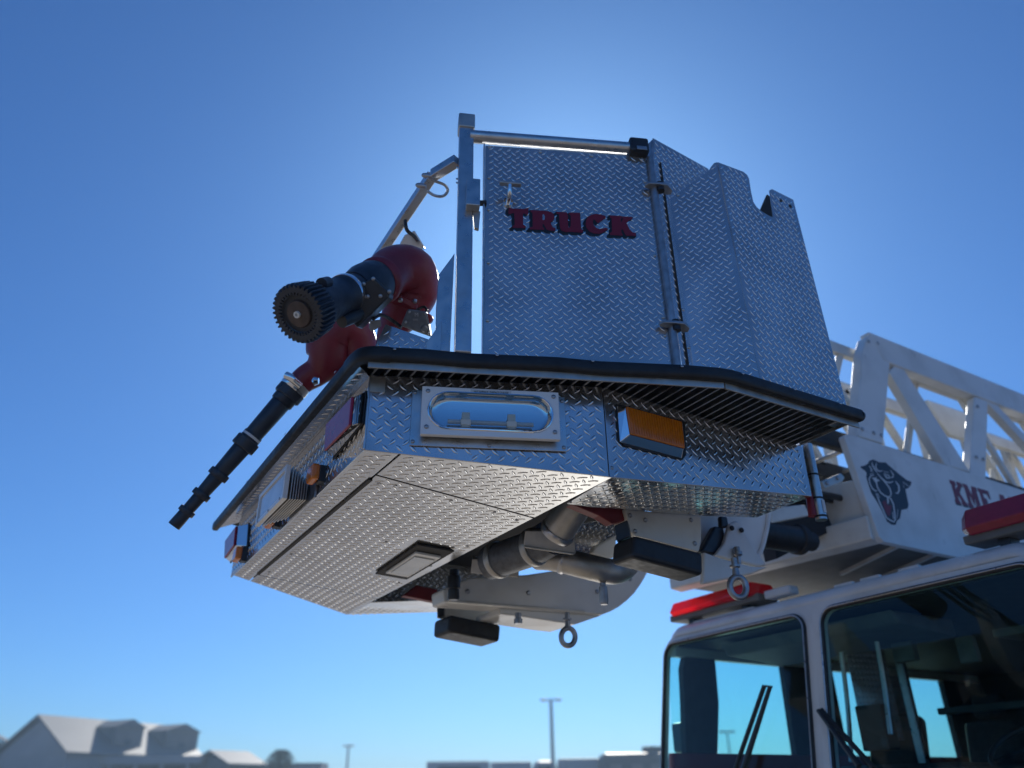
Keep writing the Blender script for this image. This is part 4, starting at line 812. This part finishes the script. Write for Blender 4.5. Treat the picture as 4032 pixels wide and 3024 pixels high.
fs += [tuple(range(npf-1, -1, -1)), tuple((len(ST)-1)*npf+i for i in range(npf))]
rf = MB().add(vs, fs).build('roof', 'white', tk, smooth=True, angle=50)
MB().prism([(4.46, 4.02, 2.762), (4.46, 4.66, 2.762), (4.49, 4.66, 2.762), (4.49, 4.02, 2.762)], (0, 0, .014)).build('drip_rail', 'white', tk, bevel=.003)
for y in (2.75, 3.02, 3.22): MB().box((4.45, y, 2.765), (.03, .14, .016)).build('roof_clip', 'white', tk, bevel=.003)
# far side wall: quarter light, pillar, door window, rear windows
YS = YC+HWD-.01
def wall(x0, x1, z0, z1, name, y=YS, material='white', th=.06): return MB().box(((x0+x1)/2, y-th/2, (z0+z1)/2), (x1-x0, th, z1-z0)).build(name, material, tk, bevel=.006)
def wallp(pts, name, y=YS, material='white', th=.06): return MB().prism([(x, y, z) for x, z in pts], (0, -th, 0)).build(name, material, tk, bevel=.004)
wallp([(4.40, 2.53), (8.6, 2.53), (8.6, 2.70), (4.40, 2.66)], 'side_header')
wallp([(4.50, 2.54), (4.82, 2.54), (4.80, 2.2), (4.72, 1.84), (4.40, 1.84), (4.44, 2.2), (4.46, 2.45)], 'door_pillar', material='interior')
wallp([(4.17, 1.0), (8.6, 1.0), (8.6, 1.84), (4.28, 1.84)], 'side_lower_panel', material='truckred')
wallp([(5.60, 1.84), (6.25, 1.84), (6.25, 2.54), (5.62, 2.54)], 'side_pillar', material='interior')
wallp([(7.0, 1.84), (7.2, 1.84), (7.2, 2.54), (7.0, 2.54)], 'side_pillar', material='interior')
wallp([(7.9, 1.84), (8.6, 1.84), (8.6, 2.54), (7.9, 2.54)], 'side_pillar', material='interior')
for x0, x1 in ((4.30, 4.46), (4.76, 5.62), (6.25, 7.0), (7.2, 7.9)):
    MB().prism([(x0, YS-.03, 1.84), (x1, YS-.03, 1.84), (x1, YS-.03, 2.535), (x0+.04, YS-.03, 2.535)], (0, -.004, 0)).build('side_window', 'sideglass', tk)
# near side wall (out of frame)
wallp([(4.36, 2.60), (8.6, 2.60), (8.6, 2.70), (4.38, 2.66)], 'side_header', y=YC-HWD+.06)
wallp([(4.17, 1.0), (8.6, 1.0), (8.6, 1.84), (4.28, 1.84)], 'side_lower_panel', y=YC-HWD+.06, material='truckred')
for x0, x1 in ((4.40, 4.70), (5.60, 6.2), (7.0, 8.6)): wallp([(x0, 1.84), (x1, 1.84), (x1, 2.6), (x0, 2.6)], 'side_pillar', y=YC-HWD+.06, material='truckred')
MB().box((8.57, YC, 1.85), (.06, 2*HWD-.1, 1.7)).build('cab_back_wall', 'interior', tk)
MB().prism([(4.42, YC-HWD+.08, 2.60), (8.5, YC-HWD+.08, 2.60), (8.5, YS-.08, 2.60), (4.42, YS-.08, 2.60)], (0, 0, .03)).build('headliner', 'interior', tk)
MB().box((6.35, YC, .98), (4.3, 2*HWD-.05, .06)).build('cab_floor', 'interior', tk)
# dash, engine cover, seats, wheel, consoles
MB().prism([(4.22, YC-HWD+.1, 1.2), (4.26, YC-HWD+.1, 1.62), (4.75, YC-HWD+.1, 1.70), (4.85, YC-HWD+.1, 1.2)], (0, 2*HWD-.2, 0)).build('dashboard', 'interior', tk, bevel=.03)
MB().box((5.6, YC, 1.35), (1.6, .9, .75)).build('engine_cover', 'interior', tk, bevel=.06)
for (x, y) in ((5.7, 2.62), (5.85, 4.28), (7.0, 2.7), (7.0, 3.45), (7.1, 4.2)):
    s0 = MB().box((x, y, 1.42), (.5, .5, .14)).build('seat', 'seat', tk, bevel=.05, seg=3)
    MB().bar((x+.22, y, 1.45), (x+.36, y, 2.10), .48, .14, up=(1, 0, 0)).build('seat_back', 'seat', s0, bevel=.05, seg=3)
    MB().bar((x+.37, y, 2.13), (x+.40, y, 2.32), .28, .10, up=(1, 0, 0)).build('headrest', 'seat', s0, bevel=.035, seg=3)
    MB().box((x+.1, y, 1.17), (.3, .3, .36)).build('seat_pedestal', 'interior', s0)
wc = Vector((4.98, 2.62, 1.78)); ax_ = Vector((-.55, 0, .83)).normalized(); ex_ = Vector((0, 1, 0)); ey_ = ax_.cross(ex_)
sw = MB().tube([wc+ex_*(.23*math.cos(a))+ey_*(.23*math.sin(a)) for a in [2*math.pi*k/36 for k in range(36)]], .016, 10, closed=True).build('steering_wheel', 'plastic', tk, smooth=True)
for a in (.5, 2.6, 4.7): MB().bar(wc, wc+ex_*(.22*math.cos(a))+ey_*(.22*math.sin(a)), .03, .015, up=ax_).build('wheel_spoke', 'plastic', sw)
MB().cyl(wc, wc-ax_*.35, .03, seg=12).build('steering_column', 'plastic', sw, smooth=True)
MB().prism([(4.55, 3.0, 2.58), (5.2, 3.0, 2.58), (5.2, 3.0, 2.46), (4.62, 3.0, 2.50)], (0, 1.5, 0)).build('overhead_console', 'trim_grey', tk, bevel=.02)
for x, y, z, sx, sy, sz, mt in ((5.05, 3.30, 2.40, .06, .16, .13, 'trim_grey'), (5.1, 2.9, 2.36, .05, .12, .16, 'trim_grey'), (5.3, 2.5, 2.44, .3, .5, .05, 'trim_grey'), (6.3, 3.4, 2.12, .05, 1.1, .05, 'trim_grey'), (6.4, 2.75, 2.45, .1, .10, .12, 'trim_grey'), (5.0, 3.6, 1.95, .12, .2, .28, 'interior')):
    MB().box((x, y, z), (sx, sy, sz)).build('equipment_box', mt, tk, bevel=.01)
# partition of tread plate behind the front seats
tread('partition_panel', [(5.35, 3.98, 1.9), (5.75, 3.93, 1.9), (5.75, 3.93, 2.56), (5.35, 3.98, 2.56)], tk, e=(1, 0, 0))
MB().bar((5.95, 3.95, 1.3), (5.95, 3.95, 2.58), .06, .06, up=(1, 0, 0)).build('cab_stanchion', 'alu', tk, bevel=.01)
for (ya, za, yb, zb) in ((3.42, 2.55, 3.46, 1.9), (3.72, 2.45, 3.80, 1.75), (2.35, 2.5, 2.42, 1.9)):
    MB().tube(smooth_path([(4.95, ya, za), (4.98, (ya+yb)/2+.02, (za+zb)/2), (4.93, yb, zb)], 4), .016, 8).build('grab_handle', 'alu', tk, smooth=True)
# far side mirror and door hardware
MB().box((4.55, YS+.16, 1.96), (.05, .14, .22)).build('side_mirror', 'plastic', tk, bevel=.03)
MB().tube([(4.56, YS, 1.9), (4.55, YS+.12, 1.92)], .014, 8).build('mirror_arm', 'plastic', tk, smooth=True)
# wipers
def wsp(u, v, off): return WS.at(u, v, off)
def wiper(a, b, c, d):
    t = MB().tube([wsp(*a, .05), wsp(*b, .045)], [.020, .014], 8).build('wiper_arm', 'plastic', tk, smooth=True)
    MB().tube([wsp(*c, .032), wsp(*d, .032)], .015, 8).build('wiper_blade', 'rubber', t, smooth=True)
vz = lambda x, y: (2632+x*.40627, 2350+y*.40627)
wiper(vz(720, 1690), vz(985, 870), vz(640, 1690), vz(930, 860)); MB().bar(wsp(*vz(920, 862), .04), wsp(*vz(1005, 872), .04), .012, .012).build('wiper_link', 'plastic', tk)
wiper(vz(1850, 1640), vz(1450, 1100), vz(1990, 1660), vz(1480, 1095)); 
# light bars
def light_bar(ya, yb, zc_, xc, lens_b, nm, hs_=1.):
    t = MB().box((xc, (ya+yb)/2, zc_-.055*hs_), (.20, yb-ya, .05)).build('light_bar', 'trim_grey', tk, bevel=.008)
    hx = [(xc-.15, zc_-.02), (xc-.10, zc_+.055), (xc+.10, zc_+.055), (xc+.15, zc_-.02), (xc+.12, zc_-.045), (xc-.12, zc_-.045)]
    hx = [(x, zc_+(z-zc_)*hs_) for x, z in hx]
    mb = MB(); n = 6; vs = [(xc+(x-xc)*.55, ya, zc_+(z-zc_)*.6) for x, z in hx]+[(x, ya+.06, z) for x, z in hx]+[(x, yb-.06, z) for x, z in hx]+[(xc+(x-xc)*.55, yb, zc_+(z-zc_)*.6) for x, z in hx]; fs = []
    for k in range(3):
        for i in range(n): j = (i+1) % n; fs.append((k*n+i, k*n+j, (k+1)*n+j, (k+1)*n+i))
    fs += [tuple(range(n-1, -1, -1)), tuple(3*n+i for i in range(n))]
    mb.add(vs, fs).build('lens_cover', lens_b, t, bevel=.006, label=nm)
    for s_ in ((.5,) if lens_b == 'redlens' else (.25, .5, .75)): MB().box((xc, ya+(yb-ya)*s_, zc_-.015), (.05, .03, .05)).build('lamp_bulb', 'chrome', t, bevel=.008)
    for s_ in (.2, .8): MB().box((xc, ya+(yb-ya)*s_, zc_-.055*hs_-.05), (.1, .06, .06)).build('mount_foot', 'plastic', t)
light_bar(3.92, 4.88, 2.885, 4.52, 'redlens_clear', 'bright red see-through light cover', 1.05)
light_bar(1.40, 2.37, 2.915, 4.52, 'redlens', 'dark red light cover', 1.5)
MB().box((4.50, 3.78, 2.83), (.10, .24, .06)).build('clear_lamp', 'print_white', tk, bevel=.015)
# lower body and wheels (below the frame)
MB().prism([(4.17, YC-HWD+.02, .55), (4.10, YC-HWD+.02, 1.02), (8.6, YC-HWD+.02, 1.02), (8.6, YC-HWD+.02, .55)], (0, 2*HWD-.04, 0)).build('lower_body', 'truckred', tk, bevel=.03)
MB().prism([(3.95, YC-HWD, .45), (3.95, YC-HWD, .75), (4.2, YC-HWD, .75), (4.2, YC-HWD, .45)], (0, 2*HWD, 0)).build('front_bumper', 'chrome', tk, bevel=.03)
MB().prism([(8.62, YC-1.2, .6), (8.62, YC-1.2, 1.58), (14, YC-1.2, 1.58), (14, YC-1.2, .6)], (0, 2.4, 0)).build('rear_body', 'truckred', tk, bevel=.03)
for x in (5.9, 12.0):
    for y in (YC-1.3, YC+1.05):
        wh = MB().lathe((x, y, .52), (0, 1, 0), [(0, .36), (.03, .50), (.06, .52), (.22, .52), (.26, .48), (.27, .34)], 28).build('wheel', 'tyre', tk, smooth=True)
        MB().lathe((x, y-.01, .52), (0, 1, 0), [(0, .2), (.02, .30), (.03, .31)], 20).build('rim', 'alu', wh, smooth=True)
# ================================================================ far background
def ground_at(u, v, z): return atz(u, v, z)
def gable(name, apex, ridge_z, ridge2, eave_px, half, eave_z, label, roofm, wallm, grp=None):
    a = atz(*apex, ridge_z); b = atz(*ridge2, ridge_z); a.z = b.z = ridge_z; d = (b-a).normalized(); n = Vector((-d.y, d.x, 0))
    if n.dot(CAM-a) > 0: n = -n
    t = empty(name, ((a.x+b.x)/2, (a.y+b.y)/2, 0), label, 'house', grp)
    e = [a-n*half, b-n*half+d*.0, b+n*half, a+n*half]; E4 = [Vector((p.x, p.y, eave_z)) for p in e]
    W4 = [Vector((p.x, p.y, 0)) for p in (a-n*(half-.4)+d*.4, b-n*(half-.4)-d*.4, b+n*(half-.4)-d*.4, a+n*(half-.4)+d*.4)]
    MB().prism(W4, (0, 0, eave_z+.05)).build('wall', wallm, t)
    MB().prism([a-n*(half-.4)*1.+d*.35-Z*(ridge_z-eave_z), a+n*(half-.4)+d*.35-Z*(ridge_z-eave_z), a+d*.35-Z*.3], d*.2).build('gable_wall', wallm, t)
    MB().prism([b-n*(half-.4)-d*.35-Z*(ridge_z-eave_z), b+n*(half-.4)-d*.35-Z*(ridge_z-eave_z), b-d*.35-Z*.3], -d*.2).build('gable_wall', wallm, t)
    MB().prism([a, b, E4[1], E4[0]], (0, 0, .15)).build('roof', roofm, t); MB().prism([a+Vector((0, 0, .001)), b+Vector((0, 0, .001)), E4[2], E4[3]], (0, 0, .15)).build('roof', roofm, t)
    return t, a, b, d, n
RZ, EZ = 7.4, 4.55
h, a, b, d, n = gable('house', (146, 2820), RZ, (690, 2864), None, 4.4, EZ, 'house with long pale metal roof and two dark dormers at left', 'roofmetal', 'wall_far')
Lr = (b-a).length
for t, wd in ((.44, 2.9), (.85, 3.8)):
    c0 = a + d*(Lr*t) - n*3.4; zt = EZ + (RZ-EZ)*.86
    dm = MB().prism([Vector((c0.x, c0.y, EZ+.3))-d*wd/2, Vector((c0.x, c0.y, EZ+.3))+d*wd/2, Vector((c0.x, c0.y, zt-.2))+d*wd/2, Vector((c0.x, c0.y, zt-.2))-d*wd/2], n*3.2).build('dormer', 'shingle', h)
    MB().prism([Vector((c0.x, c0.y, zt-.2))-d*(wd/2+.2)-n*.2, Vector((c0.x, c0.y, zt-.2))+d*(wd/2+.2)-n*.2, Vector((c0.x, c0.y, zt+.45))-n*.2], n*3.4).build('dormer_roof', 'shingle', dm)
    MB().prism([Vector((c0.x, c0.y, EZ+.6))-d*.4-n*.02, Vector((c0.x, c0.y, EZ+.6))+d*.4-n*.02, Vector((c0.x, c0.y, EZ+1.3))+d*.4-n*.02, Vector((c0.x, c0.y, EZ+1.3))-d*.4-n*.02], n*.01).build('dormer_window', 'trailer_dark', dm)
gable('house', (822, 2960), 4.75, (978, 2966), None, 2.6, 3.7, 'small grey-roofed house right of the long pale roof', 'roofmetal', 'shingle')
gable('house', (-60, 2880), 6.6, (8, 2905), None, 4.0, 4.6, 'dark roofed house cut off by the left picture edge', 'shingle', 'wall_far')
# long flat porch roof in front of the houses
def flatbox(name, px0, px1, ztop, dep, label, cat, material, parts=()):
    p, q = cp(*px0, dep), cp(*px1, dep); d = Vector((q.x-p.x, q.y-p.y, 0)).normalized(); n = Vector((-d.y, d.x, 0))
    if n.dot(CAM-p) > 0: n = -n
    zt = ztop if ztop else (p.z+q.z)/2
    t = empty(name, ((p.x+q.x)/2, (p.y+q.y)/2, 0), label, cat)
    P = [Vector((p.x, p.y, 0)), Vector((q.x, q.y, 0)), Vector((q.x, q.y, 0))+n*3, Vector((p.x, p.y, 0))+n*3]
    return t, P, d, n, zt
t, P, d, n, zt = flatbox('carport', (-30, 2975), (790, 2986), None, 62, 'long low carport with a flat roof in front of the houses', 'carport', 'wall_far')
MB().prism([x+Z*(zt-.55) for x in P], (0, 0, .55)).build('roof', 'wall_far', t)
for k in range(8):
    q = P[0].lerp(P[1], (k+.5)/8)+n*.3; MB().box((q.x, q.y, (zt-.55)/2), (.3, .3, zt-.55)).build('post', 'wall_far', t)
MB().prism([x+n*2.5 for x in (P[0], P[1])]+[x+n*2.5+Z*(zt-.56) for x in (P[1], P[0])], n*.2).build('back_wall', 'shingle', t)
t, P, d, n, zt = flatbox('low_building', (960, 3010), (1265, 3016), None, 66, 'low flat building beside the tree on the horizon', 'building', 'wall_far')
MB().prism(P, (0, 0, zt)).build('wall', 'wall_far', t); MB().prism([x+Z*zt-n*.15 for x in P], (0, 0, .15)).build('roof', 'shingle', t)
def trailer(u0, u1, v, dep, label, material, dark=True, cat='trailer', name='trailer', rnd=.08):
    t, P, d, n, zt = flatbox(name, (u0, v), (u1, v), None, dep, label, cat, material); L_ = (P[1]-P[0]).length
    MB().prism([x+Z*.9 for x in P], (0, 0, zt-.9)).build('body', material, t, bevel=rnd)
    if dark:
        MB().prism([P[0]+d*(L_*.1)-n*.02+Z*(zt-1.3), P[0]+d*(L_*.9)-n*.02+Z*(zt-1.3), P[0]+d*(L_*.85)-n*.02+Z*(zt-.35), P[0]+d*(L_*.2)-n*.02+Z*(zt-.35)], -n*.03).build('dark_panel', 'trailer_dark', t)
    for s_ in (.2, .8):
        for o_ in (.1, 2.6): 
            q = P[0]+d*(L_*s_)+n*o_; MB().lathe(Vector((q.x, q.y, .48)), n, [(0, .48), (.3, .48)], 20).build('wheel', 'tyre', t, smooth=True)
    return t, P, d, n, zt
trailer(1680, 1925, 2997, 60, 'white box trailer with a dark front panel, left of the row', 'trailer')
trailer(1932, 2092, 2999, 63, 'pale box trailer second in the row, left of the tall lamp post', 'trailer', dark=False)
trailer(2098, 2192, 2993, 61, 'grey rounded trailer behind the tall lamp post', 'trailer', rnd=.5)
trailer(2200, 2362, 2986, 60, 'plain grey trailer between the lamp post and the motorhome', 'trailer', dark=False)
t, P, d, n, zt = trailer(2368, 2640, 2962, 58, 'dark motorhome with a rooftop box beside the cab', 'trailer_dark', dark=False, cat='motorhome', name='motorhome', rnd=.35)
q = P[0].lerp(P[1], .78)+n*1.2; MB().box((q.x, q.y, zt+.22), (1.3, 1.0, .44)).build('roof_box', 'trailer_dark', t, bevel=.05)
L_ = (P[1]-P[0]).length
for s_ in (.12, .42, .7): MB().prism([P[0]+d*(L_*s_)-n*.02+Z*(zt-1.5), P[0]+d*(L_*(s_+.16))-n*.02+Z*(zt-1.5), P[0]+d*(L_*(s_+.16))-n*.02+Z*(zt-.8), P[0]+d*(L_*s_)-n*.02+Z*(zt-.8)], -n*.03).build('window', 'roofmetal', t)
def lamp(u, v, dep, label, r=.11, arm_=.9):
    p = cp(u, v, dep); t = empty('lamp_post', (p.x, p.y, 0), label, 'lamp post', 'lamp posts on the horizon')
    MB().lathe((p.x, p.y, 0), Z, [(0, r*1.6), (.4, r*1.6), (.41, r), (p.z, r*.8)], 14).build('pole', 'pole', t, smooth=True)
    MB().bar(Vector((p.x, p.y, p.z))-_r*arm_, Vector((p.x, p.y, p.z))+_r*arm_, .1, .08).build('cross_arm', 'pole', t)
    for s_ in (-1, 1): MB().box(Vector((p.x, p.y, p.z-.02))+_r*arm_*s_*.75, (.5, .3, .16)).build('lamp_head', 'pole', t, bevel=.04)
lamp(2169, 2755, 60, 'tall lamp post with a double head left of the cab', .16, .75)
lamp(1373, 2936, 75, 'small distant lamp post between the houses and the trailers', .12, .35)
lamp(2862, 2880, 62, 'lamp post seen through the cab side window', .08, .5)
# tree between the small house and the low building
p = cp(1106, 2978, 62); tr = empty('tree', (p.x, p.y, 0), 'small dark leafy tree on the horizon right of the small house', 'tree')
MB().tube(smooth_path([(p.x, p.y, 0), (p.x+.1, p.y, 1.5), (p.x, p.y+.1, 2.8), (p.x-.1, p.y, 3.8)], 4), lerp_list([.22, .16, .11, .04], 13), 10).build('trunk', 'bark', tr, smooth=True)
for k in range(7):
    th = k*.9; MB().tube([(p.x, p.y, 1.8+k*.25), (p.x+1.1*math.cos(th), p.y+1.1*math.sin(th), 2.7+k*.22)], [.07, .02], 6).build('limb', 'bark', tr, smooth=True)
lf = MB(); zt = p.z+.45
for k in range(2600):
    h_ = random.random(); rad = (1.9*(1-h_)**.8+.35)*math.sqrt(random.random())*(1+.35*math.sin(7*h_+3*random.random())); th = random.random()*6.283
    c = Vector((p.x+rad*math.cos(th), p.y+rad*math.sin(th), 1.7+(zt-1.7)*h_)); a_ = Vector((random.gauss(0, 1), random.gauss(0, 1), random.gauss(0, 1))).normalized(); b_ = a_.orthogonal().normalized(); s_ = random.uniform(.07, .15)
    lf.add([c-a_*s_, c+b_*s_*.5, c+a_*s_, c-b_*s_*.5], [(0, 1, 2, 3)])
lf.build('crown', 'leaf', tr)
# ================================================================ haze: air added round the whole scene, its fade standing in for lens veil
hz = MB().box((0, 0, 4.5), (1404, 1404, 11.2)).build('haze', 'deck'); hz['kind'] = 'stuff'
hm = bpy.data.materials.new('haze_air'); hm.use_nodes = True; t = hm.node_tree; t.nodes.clear()
o = t.nodes.new('ShaderNodeOutputMaterial'); v = t.nodes.new('ShaderNodeVolumePrincipled')
v.inputs['Color'].default_value = (.62, .85, 1, 1); v.inputs['Density'].default_value = .0022; v.inputs['Anisotropy'].default_value = .45
t.links.new(v.outputs[0], o.inputs['Volume']); hz.data.materials[0] = hm
